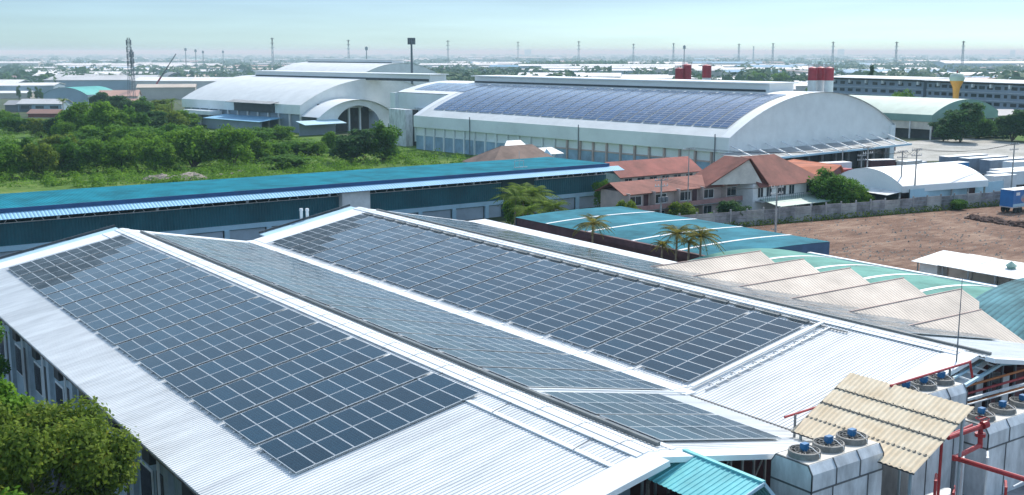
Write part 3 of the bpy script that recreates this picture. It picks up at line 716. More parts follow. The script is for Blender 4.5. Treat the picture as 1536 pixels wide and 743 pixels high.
mb.slab((150.2, 131.4, ze), (132.5, 131.4, ze), (132.5, 126, 8.9), r1, .12)
mb.build('roof', REDT2, h)
mb = MB(); mb.face([(126.8, 124.2, 5.3), (135.2, 121.2, 5.3), (133.4, 122.4, 8.95), (132.9, 122.6, 8.95)]); mb.build('gable_wall', CREAMW, h)
mb = MB(); mb.slab((126.0, 124.3, 5.0), (126.0, 130, 5.0), (133.2, 127.5, 9.25), (133.2, 122.0, 9.25), .14); mb.slab((133.2, 122.0, 9.25), (133.4, 127.5, 9.25), (137.5, 124, 5.6), (136.2, 120.6, 4.95), .14)
mb.build('gable_roof', REDT2, h)
for x0, x1 in ((134.6, 135.8), (136.6, 137.8), (139.2, 141.2), (142.0, 143.2), (146.2, 147.9)): win(h, x0, x1, 121.5, 3.0, 4.5, bars=2)
MB().box(134, 144.2, 120.2, 121.5, 2.35, 2.5).build('balcony_slab', CONC, h)
mb = MB(); mb.bar((134, 120.25, 3.3), (144.2, 120.25, 3.3), .06)
for k in range(21): mb.bar((134 + k * .51, 120.25, 2.5), (134 + k * .51, 120.25, 3.3), .04)
mb.build('balcony_rail', STEEL, h)
MB().slab((135, 117.2, 2.0), (150.5, 117.2, 2.0), (150.5, 121.4, 2.75), (135, 121.4, 2.75), .07).build('awning', GRNR, h)
for k in range(5): MB().bar((136 + 3.5 * k, 117.5, 0), (136 + 3.5 * k, 117.5, 2.0), .12).build('awning_post', CONC, h)
h = thing('orange_roof_house', 'small house with a bright orange tiled roof beside the big leafy tree', 'house', (158, 131, 0))
MB().box(152.5, 162, 127, 137, 0, 3.6).build('wall', CREAMW, h)
mb = MB(); mb.slab((151.3, 126.0, 2.2), (163.5, 128.2, 6.0), (163.5, 139, 6.2), (150.8, 139, 5.4), .12); mb.slab((163.5, 128.2, 6.0), (166.5, 128.8, 3.2), (166.5, 139, 3.2), (163.5, 139, 6.2), .12); mb.build('roof', ORANT, h)
mb = MB(); mb.face([(152, 126.9, .0), (165.5, 129, 0), (165.5, 129, 3.2), (163.4, 128.5, 5.7), (152, 126.9, 2.2)]); mb.build('gable_wall', MAROON, h)
h = thing('red_roof_long_house', 'long low house with a bright red roof below the vaulted solar hall', 'house', (140, 153, 0))
MB().box(130.5, 149.5, 150, 157, 0, 4.4).build('wall', CREAMW, h)
gable_roof(MB(), 130.5, 149.5, 150, 157, 4.4, 6.4, .8).build('roof', REDT, h)
for k in range(6): win(h, 131.5 + 3.0 * k, 133.2 + 3.0 * k, 150, 2.5, 3.6)
h = thing('white_roof_annex', 'small white flat roof between the red roofed houses', 'annex', (149.5, 141, 0))
MB().box(146, 153, 138.5, 144.5, 0, 4.3).build('wall', WHITEW, h); MB().box(145.6, 153.4, 138.1, 144.9, 4.3, 4.5).build('roof', WT, h)
p0_ = at(765, 238, 5.5)
h = thing('brown_roof_house', 'house with brown tiled hipped roof peeping over the long teal roof', 'house', (132, 183, 0))
a, b = at(712, 243, 4.2), at(838, 240, 4.2)
MB().box(a.x + 1, b.x - 1, 181, 190, 0, 4.4).build('wall', WHITEW, h)
mb = MB(); mb.slab((a.x - .5, 179.5, 4.0), (b.x, 179.5, 4.0), (b.x - 3, 185, 7.2), (a.x + 5.5, 185, 7.2), .12); mb.slab((a.x - .5, 190.5, 4.0), (a.x - .5, 179.5, 4.0), (a.x + 5.5, 185, 7.2), (a.x + 5.4, 185.1, 7.2), .12)
mb.slab((a.x + 5.5, 185, 7.2), (b.x - 3, 185, 7.2), (b.x, 190.5, 4.0), (a.x - .5, 190.5, 4.0), .12); mb.build('roof', BRNT, h)
mb = MB(); mb.face([(b.x - 3.4, 181.5, 4), (b.x + .2, 181.0, 4), (b.x - 1.2, 182.5, 6.4)]); mb.build('gable_wall', LBLUE, h)
MB().slab((a.x + 7, 186, 7.0), (a.x + 12.5, 186, 7.0), (a.x + 12.5, 188, 7.9), (a.x + 9, 188, 7.9), .1).build('rear_roof', TIN, h)
MB().slab((b.x - .5, 184, 5.0), (b.x + 4.6, 184, 5.0), (b.x + 4, 187.5, 6.1), (b.x - .5, 187.5, 6.1), .1).build('side_roof', TIN, h)
# ---------------------------------------------------------------- big vaulted hall with solar panels
A1R = R(5.9)
hall = thing('vaulted_solar_hall', 'huge white vaulted hall with blue solar panels over its curved roof', 'factory', (164.7, 157, 0), A1R)
WD, RS, ZE, LN, XN, LU = 62.3, 8.3, 9.0, 105.0, 12.0, 129.0
pa = arc(WD, RS, 40); lo_ = arc(WD, RS, 10, 0, XN / WD); hi_ = arc(WD, RS, 36, XN / WD, 1)
mb = MB(); sheet(mb, lo_, -.4, LN, ZE); sheet(mb, hi_, -.4, LU, ZE); mb.build('roof', B1R, hall, True, True)
mb = MB(); sheet(mb, [(x, z + .04) for x, z in pa], -.5, 1.8, ZE); mb.build('verge_trim', WT, hall, True, True)
mb = MB(); gablewall(mb, [(x, z - .03) for x, z in pa], 0, 6.0, ZE); mb.build('gable', B1G, hall, True)
mb = MB(); gablewall(mb, [(x, z - .03) for x, z in lo_], LN - .05, 2, ZE); gablewall(mb, [(x, z - .03) for x, z in hi_], LU - .05, 2, ZE)
mb.box(XN - .05, XN + .1, LN, LU, 2, ZE + lo_[-1][1] - .1); mb.build('rear_wall', FASC, hall, True)
mb = MB(); sheet(mb, [(x, z + .05) for x, z in lo_], LN - 2.2, LN + .1, ZE); sheet(mb, [(x, z + .06) for x, z in arc(WD, RS, 6, XN / WD, (XN + 3) / WD)], LN - 2, LU + .1, ZE); mb.build('notch_trim', WT, hall, True)
MB().box(XN - 1.2, XN, LU - .3, LU + 2.2, 0, 14.2).build('corner_shaft', FASC, hall, True)
MB().box(-.2, 0, -.4, LN, 6.0, ZE + .02).build('fascia', FASC, hall, True)
MB().box(WD, WD + .2, -.4, LU, 6.0, ZE + .02).build('fascia', FASC, hall, True)
MB().box(.9, 1.1, 0, LN, 0, 6.0).build('side_wall', GREYW, hall, True)
MB().box(0, .9, 0, LN, 5.9, 6.0).build('soffit', FASC, hall, True)
n = 25
for k in range(n):
    y0 = LN * k / n; y1 = LN * (k + 1) / n
    MB().box(.2, .62, y0, y0 + .4, 0, 6.0).build('post', PINKW if k < 12 else FASC, hall, True)
    MB().box(.62, .88, y0 + .4, y1, 0, 3.7).build('bay_panel', BAYB, hall, True); MB().box(.7, .88, y0 + .4, y1, 4.0, 6).build('upper_panel', FASC, hall, True)
    MB().box(.5, .88, y0 + .4, y1, 3.7, 4.0).build('bay_beam', PINKW if k < 12 else FASC, hall, True)
MB().box(27, 36, 10, 112, 16.9, 18.9).build('ridge_monitor', W8, hall, True)
MB().box(26, 37, 9.4, 112.6, 18.9, 19.15).build('monitor_roof', WT, hall, True)
MB().box(26.85, 27, 11, 112, 16.9, 17.6).build('monitor_louvre', DARKM, hall, True)
# canopy along the gable, tie rods and dark openings below it
MB().slab((-3, -6.5, 5.0), (59, -6.5, 5.0), (59, 0, 6.0), (-3, 0, 6.0), .1).build('canopy', GREYR, hall, True)
MB().box(-3.1, 59.1, -6.8, -6.5, 4.75, 5.15).build('canopy_edge', LBLUE, hall, True)
for k in range(11): MB().bar((1 + 5.7 * k, -6.6, 5.15), (1 + 5.7 * k, 0, 7.3), .22).build('canopy_tie', WT, hall, True)
MB().box(0, WD, 0.1, .4, 0, 6).build('front_wall', DARKM, hall, True)
for k in range(12): MB().box(1 + 5.2 * k, 1.9 + 5.2 * k, -.6, 0, 0, 5.6).build('front_column', CONCD, hall, True)
MB().box(60.5, 62.5, -.5, 6, 0, 9.0).build('corner_pier', FASC, hall, True)
for y in (3, 42, 81): MB().bar((-.35, y, 0), (-.35, y, 9.6), .16).build('downpipe', STEEL, hall, True)
# its solar panels join the one counted-out mass of panels
M1 = Matrix.Translation((164.7, 157, 0)) @ Matrix.Rotation(A1R, 4, 'Z')
def vpos(sarc, y, h=.15):
    Rr = (WD * WD / 4 + RS * RS) / (2 * RS); a0 = math.asin(WD / 2 / Rr); a = -a0 + sarc / Rr
    return M1 @ Vector((WD / 2 + (Rr + h) * math.sin(a), y, ZE - (Rr - RS) + (Rr + h) * math.cos(a)))
def vault_panels(y0, y1, s0, s1):
    y = y0; k = 0
    while y + PLN < y1:
        s = s0
        while s + PWD < s1:
            panel_quad(REST, [vpos(s, y), vpos(s + PWD, y), vpos(s + PWD, y + PLN), vpos(s, y + PLN)], bb=.03, gi=3); s += PWD + .02
        y += PLN + (.05 if k % 2 == 0 else .42); k += 1
vault_panels(2.6, 101, 3.4, 25.5); vault_panels(101, 126, 15.5, 25.5)
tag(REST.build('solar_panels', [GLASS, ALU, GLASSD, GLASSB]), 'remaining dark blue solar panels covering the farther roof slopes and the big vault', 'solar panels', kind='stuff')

# ---------------------------------------------------------------- the pale vaulted halls behind it
def big_vault(name, label, loc, rz, Wd, L, ze, rise, mon=None, seg=36):
    t = thing(name, label, 'factory', loc, rz)
    pr = arc(Wd, rise, seg)
    mb = MB(); sheet(mb, pr, -.3, L + .3, ze); mb.build('roof', B1R, t, True, True)
    mb = MB(); gablewall(mb, pr, 0, 6, ze); mb.build('gable', B1G, t, True)
    mb = MB(); gablewall(mb, pr, L, 6, ze); mb.build('gable', B1G, t, True)
    MB().box(-.2, 0, 0, L, 6.0, ze).build('fascia', FASC, t, True); MB().box(Wd, Wd + .2, 0, L, 6.0, ze).build('fascia', FASC, t, True)
    MB().box(.6, Wd - .6, .5, L - .5, 0, 6.0).build('wall', GREYW, t, True)
    if mon:
        x0, x1, y0, y1 = mon; zt = ze + rise
        MB().box(x0, x1, y0, y1, zt - .5, zt + 1.6).build('ridge_monitor', W8, t, True); MB().box(x0 - .6, x1 + .6, y0 - .6, y1 + .6, zt + 1.6, zt + 1.85).build('monitor_roof', WT, t, True)
        MB().box(x0 - .15, x0, y0 + .5, y1 - .5, zt - .5, zt + .3).build('monitor_louvre', DARKM, t, True)
    return t
b2 = big_vault('vaulted_hall', 'pale vaulted hall with an arched entrance bay behind the trees', (154, 333, 0), R(10.6), 61, 73, 9.0, 8.0, (27, 34, -32, 66))
for k in range(12): MB().box(-.05, .5, 73 * k / 12, 73 * k / 12 + .5, 0, 6).build('post', WHITEW, b2, True)
MB().box(-.5, -.2, 14, 38, 6.0, 9.4).build('recessed_bay', MATS['dark_metal'], b2, True)
MB().slab((-3.2, 12, 9.1), (.2, 12, 9.7), (.2, 39, 9.7), (-3.2, 39, 9.1), .15).build('bay_canopy', GREYR, b2, True)
MB().slab((-9, 10, 3.6), (-.3, 10, 4.6), (-.3, 44, 4.6), (-9, 44, 3.6), .15).build('lean_to_roof', AWN, b2, True)
MB().box(-8, -7.8, 10.5, 43.5, 0, 3.5).build('lean_to_wall', GREYW, b2, True)
MB().box(-5, -.3, 46, 64, 4.2, 5.6).build('upper_annex', FASC, b2, True)
# arched entrance bay in front of its gable
eb = thing('arched_entrance_bay', 'low arched entrance bay with a dark open mouth in front of the pale hall', 'entrance', (155.5, 324.5, 0), R(10.6))
pr = arc(31, 5.2, 28)
mb = MB(); sheet(mb, pr, -1.2, 8.5, 5.4); mb.build('roof', W8, eb, True, True)
mb = MB(); inn = arc(31, 5.2, 28)
for (xa, za), (xb, zb) in zip(pr, pr[1:]):
    def mz(x): return 1.0 + 7.6 * math.sqrt(max(0, 1 - ((x - 16.5) / 9.5) ** 2)) if abs(x - 16.5) < 9.5 else 0
    mb.face([(xa, 0, mz(xa)), (xb, 0, mz(xb)), (xb, 0, 5.4 + zb - .05), (xa, 0, 5.4 + za - .05)])
mb.build('arch_wall', B1G, eb, True)
MB().box(6, 27, 7.5, 7.7, 0, 9.2).build('dark_mouth', DARKM, eb, True)
for x in (15, 19.5): MB().box(x, x + .6, 3, 3.6, 0, 7.8).build('inner_post', FASC, eb, True)
MB().box(14, 21, 2.9, 3.7, 7.8, 8.2).build('inner_beam', FASC, eb, True)
MB().slab((-8, -5, 3.6), (8, -5, 3.6), (8, 0, 4.6), (-8, 0, 4.6), .15).build('side_canopy', LBLUE, eb, True)
MB().box(-7, 7, -.4, -.1, 0, 3.8).build('side_wall', GREYW, eb, True)
p = at(502, 193, 0)
sock = thing('windsock', 'orange windsock on a thin pole before the arched entrance', 'windsock', (p.x, p.y, 0))
q = aty(502, 178, p.y)
MB().cone((p.x - 1.2, p.y, 0), (p.x - 1.2, p.y, q.z + .8), .08, .06, 6).build('pole', STEEL, sock); MB().cone((p.x - 1.1, p.y, q.z + .6), (p.x + 1.0, p.y - .3, q.z - 1.0), .55, .3, 10).build('sock', ORANP, sock)
a, b = at(583, 212, 0), at(631, 217, 0)
wl = thing('yard_wall', 'pale concrete yard wall between the two vaulted halls', 'wall', tuple(a))
MB().bar((a.x, a.y, 2.6), (b.x, b.y, 2.6), .3, 5.2).build('wall_face', CONC, wl)
eq = thing('roof_plant', 'dark cooling equipment crowded in the notch of the vaulted solar hall', 'equipment', (168, 268, 0))
for k in range(7):
    x = 156 + k * 2.6; MB().box(x, x + 2.0 + rnd.random(), 268 + rnd.random() * 6, 275 + rnd.random() * 4, 0, 7.5 + rnd.random() * 3.0).build('unit', DARKM if k % 3 else GALV, eq)
q = at(588, 108, 19); mid = atd(520, 93, 640)
b3 = big_vault('far_vaulted_hall', 'farther pale vaulted hall rising behind the nearer vaulted hall', (mid.x - 30, mid.y - 62, 0), R(10.6), 66, 80, 10.5, 9.5, (30, 38, 3, 77))
for k in range(14): pass
# white roofed factories beyond the hall, centre right
# ---------------------------------------------------------------- silos, water tower, dormitory, green shed
def silo(px, D, r, ztop, zred, label, grp):
    p = atd(px, 110, D)
    t = thing('storage_silo', label, 'silo', (p.x, p.y, 0), 0, grp)
    MB().lathe((0, 0, 0), [(r, 0), (r, zred)], 20).build('shell', WHTS, t, True, True)
    MB().lathe((0, 0, 0), [(r + .03, zred), (r + .03, ztop), (0, ztop + .5)], 20).build('red_band', REDS, t, True)
    mb = MB(); ring = [(r * math.cos(i * math.pi / 8), r * math.sin(i * math.pi / 8), ztop + 1.1) for i in range(17)]
    for a, b in zip(ring, ring[1:]): mb.bar(a, b, .08); mb.bar((a[0], a[1], ztop), a, .06)
    mb.build('top_rail', RAIL, t, True)
    return t
for px, w_ in ((1219, 'first'), (1231, 'middle'), (1244, 'last')):
    silo(px, 400 + (px == 1231) * 3, 1.5, 20.4, 16.2, {'first': 'red topped silo nearest the white ridge in the group of three', 'middle': 'middle silo of the three red topped silos', 'last': 'red topped silo nearest the long dormitory in the group of three'}[w_], 'red topped silos behind the vaulted hall')
silo(1019, 430, 1.55, 19.6, 12, 'shorter of two touching red silos above the long ridge monitor', 'red silos behind the ridge monitor')
silo(1030, 432, 1.75, 20.9, 12, 'taller of two touching red silos above the long ridge monitor', 'red silos behind the ridge monitor')
silo(1060, 440, 1.75, 20.6, 16.0, 'lone red and white silo above the long ridge monitor', 'red silos behind the ridge monitor')
p = atd(1436, 110, 400)
wt = thing('water_tower', 'orange champagne shaped water tower with a pale tank top', 'water tower', (p.x, p.y, 0))
MB().lathe((0, 0, 0), [(1.0, 0), (.95, 12), (1.2, 14.2), (2.2, 16.4)], 20).build('stem', ORNG, wt, True, True)
MB().lathe((0, 0, 0), [(2.2, 16.4), (2.45, 17.2), (2.0, 18.6), (0, 19.0)], 20).build('tank', GRNR, wt, True, True)
MB().cone((0, 0, 19), (0, 0, 19.7), .25, .2, 8).build('red_lamp', REDS, wt, True)
def dorm(p, q, z, label, fl=5, nw=13):
    d = Vector((q.x - p.x, q.y - p.y, 0)); L = d.length; rz = math.atan2(d.y, d.x)
    t = thing('dormitory_block', label, 'apartment block', (p.x, p.y, 0), rz, 'long grey dormitory blocks')
    MB().box(0, L, 0, 13, 0, z - 1.4).build('wall', GREYW, t, True)
    MB().slab((-.8, -2.0, z - .5), (L + .8, -2.0, z - .5), (L + .8, 15, z + .1), (-.8, 15, z + .1), .22).build('roof', mat('pale_roof_slab', (0.60, 0.62, 0.62), 0.6) if 'pale_roof_slab' not in MATS else MATS['pale_roof_slab'], t, True)
    MB().box(.4, L - .4, .6, .8, z - 1.4, z - .7).build('roof_gap', DARKM, t, True)
    fh = (z - 1.4) / fl
    for k in range(1, fl): MB().box(0, L, -.45, 0, k * fh - .12, k * fh + .22).build('floor_band', mat('pale_band', (0.45, 0.5, 0.55), 0.8) if 'pale_band' not in MATS else MATS['pale_band'], t, True)
    for k in range(max(0, fl - 4), fl):
        for i in range(nw):
            x = L * (i + .5) / nw; ww = 1.3 if i % 5 else .7
            f = MB().box(x - ww - .15, x + ww + .15, -.06, 0, k * fh + 1.0, k * fh + 2.35).build('window', GREYW, t, True)
            MB().box(x - ww, x + ww, -.12, -.06, k * fh + 1.1, k * fh + 2.25).build('pane', WINDK, f, True)
    for i in range(6): MB().box(L * (i + .7) / 6, L * (i + .7) / 6 + .9, -.9, .3, z - 2.6, z - 1.3).build('balcony_tank', WHTS, t, True)
    return t
z = 15.8
P1, P2, P3 = atd(1236, 112, 500), atd(1386, 117, 462), atd(1555, 123, 424)
dorm(P1, P2, z, 'long grey dormitory block right behind the three silos', 5, 12)
dorm(P2 + Vector((0, -1.5, 0)), P3, z - .15, 'long grey dormitory block behind the orange water tower', 5, 14)
gs = thing('green_vault_shed', 'pale green vaulted warehouse with open lower side beside dark trees', 'warehouse', (292, 199, 0), R(-4))
pr = arc(38, 4.2, 24)
gs.location = (296, 200, 0); gs.rotation_euler = (0, 0, R(3))
mb = MB(); sheet(mb, pr, 0, 50, 7.3); mb.build('roof', GRNR, gs, True, True)
mb = MB(); gablewall(mb, pr, .05, 5.2, 7.3); mb.build('gable', GRNF, gs, True)
MB().box(-.1, 0, 0, 50, 5.2, 7.3).build('fascia', GRNF, gs, True); MB().box(.3, .5, 0, 50, 2.9, 5.2).build('upper_wall', CREAMW, gs, True); MB().box(2.5, 36, .5, 50, 0, 5.1).build('wall', DARKM, gs, True)
for k in range(8): MB().box(-.3, .1, 7 * k, 7 * k + .35, 0, 5.2).build('post', WHITEW, gs, True)

# ---------------------------------------------------------------- vehicles and trailers in the yard
def truck(name, label, p, rz, L=7.5, H=2.6, W=2.4, boxm=WHTS, cabm=WHTS, cab=True, grp=None, graphic=None, top=WT):
    t = thing(name, label, 'truck' if cab else 'trailer', (p.x, p.y, 0), rz, grp)
    MB().box(0, L, -W / 2, W / 2, 1.05, 1.05 + H).build('cargo_box', boxm, t, True)
    MB().box(-.03, L + .03, -W / 2 - .03, W / 2 + .03, 1.05 + H, 1.12 + H).build('box_roof', top, t, True)
    MB().box(-.04, L + .04, -W / 2 - .04, W / 2 + .04, .92, 1.07).build('chassis', RAIL, t, True)
    if graphic:
        MB().box(.7, 1.7, -W / 2 - .012, -W / 2 - .004, 2.9, 3.4).build('badge', WHTS, t, True)
        MB().lathe((0, 0, 0), [(0, 0), (1, 0)], 22).build('graphic', graphic, t, True).matrix_local = Matrix.Translation((4.4, -W / 2 - .012, 2.35)) @ Matrix.Rotation(R(90), 4, 'X') @ Matrix.Diagonal((2.4, .95, 1, 1))
        MB().box(0, L, -W / 2 - .01, -W / 2 - .003, 1.1, 1.55).build('lower_stripe', LBLUE, t, True)
    if cab:
        mb = MB(); mb.raw([(L + .2, -W / 2, .7), (L + 2.1, -W / 2, .7), (L + 2.1, -W / 2, 1.7), (L + 1.75, -W / 2, 2.75), (L + .2, -W / 2, 2.75), (L + .2, W / 2, .7), (L + 2.1, W / 2, .7), (L + 2.1, W / 2, 1.7), (L + 1.75, W / 2, 2.75), (L + .2, W / 2, 2.75)],
            [(0, 1, 2, 3, 4), (9, 8, 7, 6, 5), (0, 5, 6, 1), (1, 6, 7, 2), (2, 7, 8, 3), (3, 8, 9, 4), (4, 9, 5, 0)]); mb.build('cab', cabm, t, True)
        MB().face([(L + 2.1, -W / 2 + .15, 1.75), (L + 2.1, W / 2 - .15, 1.75), (L + 1.79, W / 2 - .15, 2.65), (L + 1.79, -W / 2 + .15, 2.65)]).build('windscreen', WINDK, t, True)
    for x in ([.9, 2.1] + ([L + 1.2] if cab else [L - 1.0])):
        for y in (-W / 2 + .12, W / 2 - .12): MB().cone((x, y - .14, .5), (x, y + .14, .5), .5, .5, 14).build('wheel', TYRE, t, True)
    return t
q = at(1504, 314, .3)
truck('box_truck', 'blue box truck with a colourful side graphic at the edge of the bare lot', Vector((170.6, 100.6, 0)), R(-3), 8.5, 2.7, 2.4, TRKB, TRKB, True, None, TRKG)
def yard(px, py, z): v = at(px, py, z); v.z = 0; return v
truck('semi_trailer', 'white semi trailer parked under the vaulted hall canopy', yard(1196, 247, 3.9), R(-12), 12.5, 2.9, 2.5, WHTS, cab=False)
truck('cargo_truck', 'truck with a blue cargo box beside the white semi trailer', yard(1180, 256, 3.0), R(4), 6.5, 2.0, 2.2, TRKB, WHTS)
truck('cargo_truck', 'short red truck by the utility pole near white vaulted shed', yard(1273, 254, 3.0), R(80), 4.5, 1.9, 2.2, TRKR, TRKR, top=TRKR)
truck('cargo_truck', 'dark red truck parked beyond the white vaulted shed', yard(1302, 240, 3.2), R(-20), 6, 2.1, 2.3, MAROON, DARKM)
truck('cargo_truck', 'maroon truck alone on the pale gravel yard', yard(1338, 215, 3.0), R(70), 5, 2.1, 2.3, MAROON, DARKM)
TG = mat('trailer_grey', (0.22, 0.27, 0.33), 0.6); TB = mat('trailer_blue', (0.03, 0.22, 0.50), 0.5)
for i, (px, py, rz, L, m, lb_) in enumerate(((1385, 247, -6, 12, TB, 'bright blue trailer behind the white vaulted shed'), (1416, 235, -6, 12.5, TG, 'slate grey trailer at the grassy end of the yard row'),
      (1446, 237.5, -6, 12.5, TG, 'slate grey trailer in the middle of the yard row'), (1478, 240, -8, 12.5, TG, 'slate grey trailer with white roof, third in the yard row'), (1512, 243, -8, 12.5, FASC, 'pale grey trailer at the road end of yard row'))):
    truck('semi_trailer', lb_, yard(px, py, 3.9), R(rz), L, 2.8, 2.5, m, cab=False, grp='trailers parked in the yard')
for i, (px, py, lb_) in enumerate(((1492, 254, 'white topped truck trailer in front of grey trailer row'), (1488, 258, 'second white topped trailer before the grey trailer row'), (1484, 263, 'short white trailer closest to the white vaulted shed'))):
    truck('semi_trailer', lb_, yard(px, py, 3.6), R(-8), 12 if i < 2 else 6, 2.4, 2.4, WHTS, cab=False, grp='white topped trailers')
truck('cargo_truck', 'white cargo truck with light roof by yard fence pole', yard(1352, 243, 3.0), R(2), 6, 2, 2.2, CREAMW, WHTS)

# ---------------------------------------------------------------- utility poles and wires
def pole(px, pyb, pyt, label, z0=0, arms=2, r=.16, base=None, tr=False):
    b = base if base is not None else at(px, pyb, z0)
    top = atd(px, pyt, math.hypot(b.x, b.y)).z
    t = thing('utility_pole', label, 'utility pole', (b.x, b.y, 0), 0, 'concrete utility poles')
    MB().cone((0, 0, 0), (0, 0, top), r, r * .65, 8).build('post', CONC, t, True)
    for k in range(arms):
        z = top - .25 - .9 * k
        a = MB().bar((-1.2, .12, z), (1.2, -.12, z), .12).build('crossarm', CONC, t, True)
        m = MB(); 
        for x in (-1.1, -.55, .55, 1.1): m.cone((x, -.1 * x, z + .05), (x, -.1 * x, z + .32), .07, .04, 6)
        m.bar((-1.1, .11, z + .05), (1.1, -.11, z + .05), .03)
        m.build('insulator', WHITEW, a, True)
    if tr:
        for k in range(3): MB().cone((-.7 + .7 * k, -.45, top - 3.4), (-.7 + .7 * k, -.45, top - 2.7), .24, .24, 10).build('transformer', STEEL, t, True)
    return (b.x, b.y, top)
pl = {}
pl['a'] = pole(1163, 349, 279, 'near grey utility pole before the green awning, beside the blue roof', arms=2)
pl['b'] = pole(1349, 312, 226, 'utility pole at the open end of the white vaulted shed')
pl['c'] = pole(1370, 314, 223, 'utility pole where the pale metal hoarding begins')
pl['d'] = pole(1516, 292, 215, 'utility pole just behind the blue box truck')
pl['e'] = pole(1299, 283, 220, 'utility pole left of the white vaulted shed beside the big tree', base=aty(1299, 283, 122))
pl['f'] = pole(1291, 262, 232, 'thin pole near the red truck in the yard', base=at(1291, 268, 0))
pl['g'] = pole(991, 330, 268, 'utility pole carrying transformers in front of the row house', base=aty(991, 325, 121.5), tr=True)
pl['h'] = pole(1031, 330, 222, 'tall thin pole in front of the row house windows', base=aty(1031, 325, 122), arms=1, r=.1)
pl['i'] = pole(1262, 262, 225, 'short pole by the white semi trailer', base=at(1262, 270, 0), arms=1)
def wires(a, b, lab, n=3, sag=.9):
    mb = MB()
    for k in range(n):
        o = Vector((-.9 + .9 * k, -.1, 0)); p, q = Vector(a) + o, Vector(b) + o
        pts = [p.lerp(q, i / 10) + Vector((0, 0, -sag * 4 * (i / 10) * (1 - i / 10))) for i in range(11)]
        for u, v in zip(pts, pts[1:]): mb.bar(u, v, .035)
    mb.bar(Vector(a) + Vector((-.9, -.1, 0)), Vector(a) + Vector((.9, -.1, 0)), .03)
    tag(mb.build('power_line', WIRE), lab, 'power line', 'overhead power lines')
wires(pl['g'], pl['a'], 'sagging wires from the transformer pole to the near grey pole')
wires(pl['b'], pl['c'], 'short wires between two poles at the white vaulted shed')
wires(pl['c'], pl['d'], 'long sagging wires from hoarding pole to the pole behind the blue truck')
wires(pl['e'], pl['b'], 'wires from the pole by the tree to the shed pole')
wires(pl['h'], pl['e'], 'long wires passing over the cross gabled house')

# ---------------------------------------------------------------- masts and pylons on the skyline
def lattice(px, pyb, pyt, D, w0, w1, label, cat='pylon', name='lattice_pylon', arms=0, ant=0, grp=None):
    b = atd(px, pyb, D); top = atd(px, pyt, D).z
    t = thing(name, label, cat, (b.x, b.y, 0), YAW * -1, grp)
    mb = MB(); n = max(6, int(top / 5))
    for sx, sy in ((-1, -1), (1, -1), (1, 1), (-1, 1)):
        mb.bar((sx * w0, sy * w0, 0), (sx * w1, sy * w1, top), max(.14, D * .0002))
    for k in range(n):
        z0, z1 = top * k / n, top * (k + 1) / n; a = w0 + (w1 - w0) * k / n; c = w0 + (w1 - w0) * (k + 1) / n
        for s in (-1, 1):
            mb.bar((-a, s * a, z0), (c, s * c, z1), max(.08, D * .0001)); mb.bar((a, s * a, z0), (-c, s * c, z1), max(.08, D * .0001)); mb.bar((-c, s * c, z1), (c, s * c, z1), max(.08, D * .0001))
            mb.bar((s * a, -a, z0), (s * c, c, z1), max(.08, D * .0001))
    mb.build('tower', STEEL, t, True)
    for k in range(arms):
        z = top * (.97 - .13 * k); m = MB(); m.bar((-w0 * 1.6, 0, z), (w0 * 1.6, 0, z), .35); m.bar((-w0 * 1.6, 0, z), (0, 0, z + 1.6), .2); m.bar((w0 * 1.6, 0, z), (0, 0, z + 1.6), .2); m.build('crossarm', STEEL, t, True)
    for k in range(ant):
        for s in (-1, 1):
            z = top - 2.2 - 3.2 * k; m = MB(); m.box(s * (w1 + .5) - .2, s * (w1 + .5) + .2, -.25, .25, z - 1.3, z + 1.3); m.bar((0, 0, z), (s * (w1 + .5), 0, z), .12); m.build('antenna', STEEL, t, True)
    return t
G = 'pylons on the hazy skyline'
lattice(196, 118, 57, 560, 1.5, .5, 'dark lattice telecom mast with antenna clusters, taller of the pair', 'telecom mast', 'telecom_mast', ant=4)
lattice(199.5, 118, 75, 590, 1.0, .35, 'thinner telecom mast close beside the taller lattice mast', 'telecom mast', 'telecom_mast', ant=2)
b = atd(618, 118, 560); top = atd(618, 57, 560).z
mp = thing('telecom_mast', 'slim telecom monopole with a round antenna crown above the white hall', 'telecom mast', (b.x, b.y, 0))
MB().cone((0, 0, 0), (0, 0, top), .75, .45, 10).build('pole', STEEL, mp, True)
mb = MB(); mb.cone((0, 0, top - 2.2), (0, 0, top - 2.0), 1.6, 1.6, 12)
for k in range(9): a = k * math.pi * 2 / 9; mb.box(1.6 * math.cos(a) - .25, 1.6 * math.cos(a) + .25, 1.6 * math.sin(a) - .25, 1.6 * math.sin(a) + .25, top - 3.2, top)
mb.build('antenna_crown', STEEL, mp, True)
for px, pyt, D, arms, lb_ in ((409, 57, 1500, 3, 'tallest left skyline pylon above the far vaulted hall'), (523, 60, 1600, 3, 'skyline pylon above the far vaulted hall ridge'), (672, 61, 1500, 3, 'pylon standing right of the slim monopole'),
        (777, 63, 1800, 3, 'pale pylon above the dark conifer belt, left end'), (868, 62, 1600, 3, 'pylon above the dark conifer belt, middle'), (950, 66, 1700, 2, 'pylon past the right end of the conifer belt'), 
        (1010, 65, 1700, 3, 'pylon above the two touching red silos'), (1108, 66, 1700, 3, 'pylon right of the lone red and white silo'), (1159, 65, 1700, 3, 'pylon between the lone silo and group of three'), (1249, 63, 1600, 3, 'pylon directly above the three red topped silos'),
        (1344, 63, 1500, 3, 'pylon above the long dormitory, toward the silos'), (1444, 62, 1500, 3, 'pylon above the orange water tower'),   (1130, 70, 2400, 2, 'faint small pylon between the lone red and white silo and the group of three')):
    lattice(px, 84, pyt, D, 1.5, .45, lb_, arms=arms, grp=G)
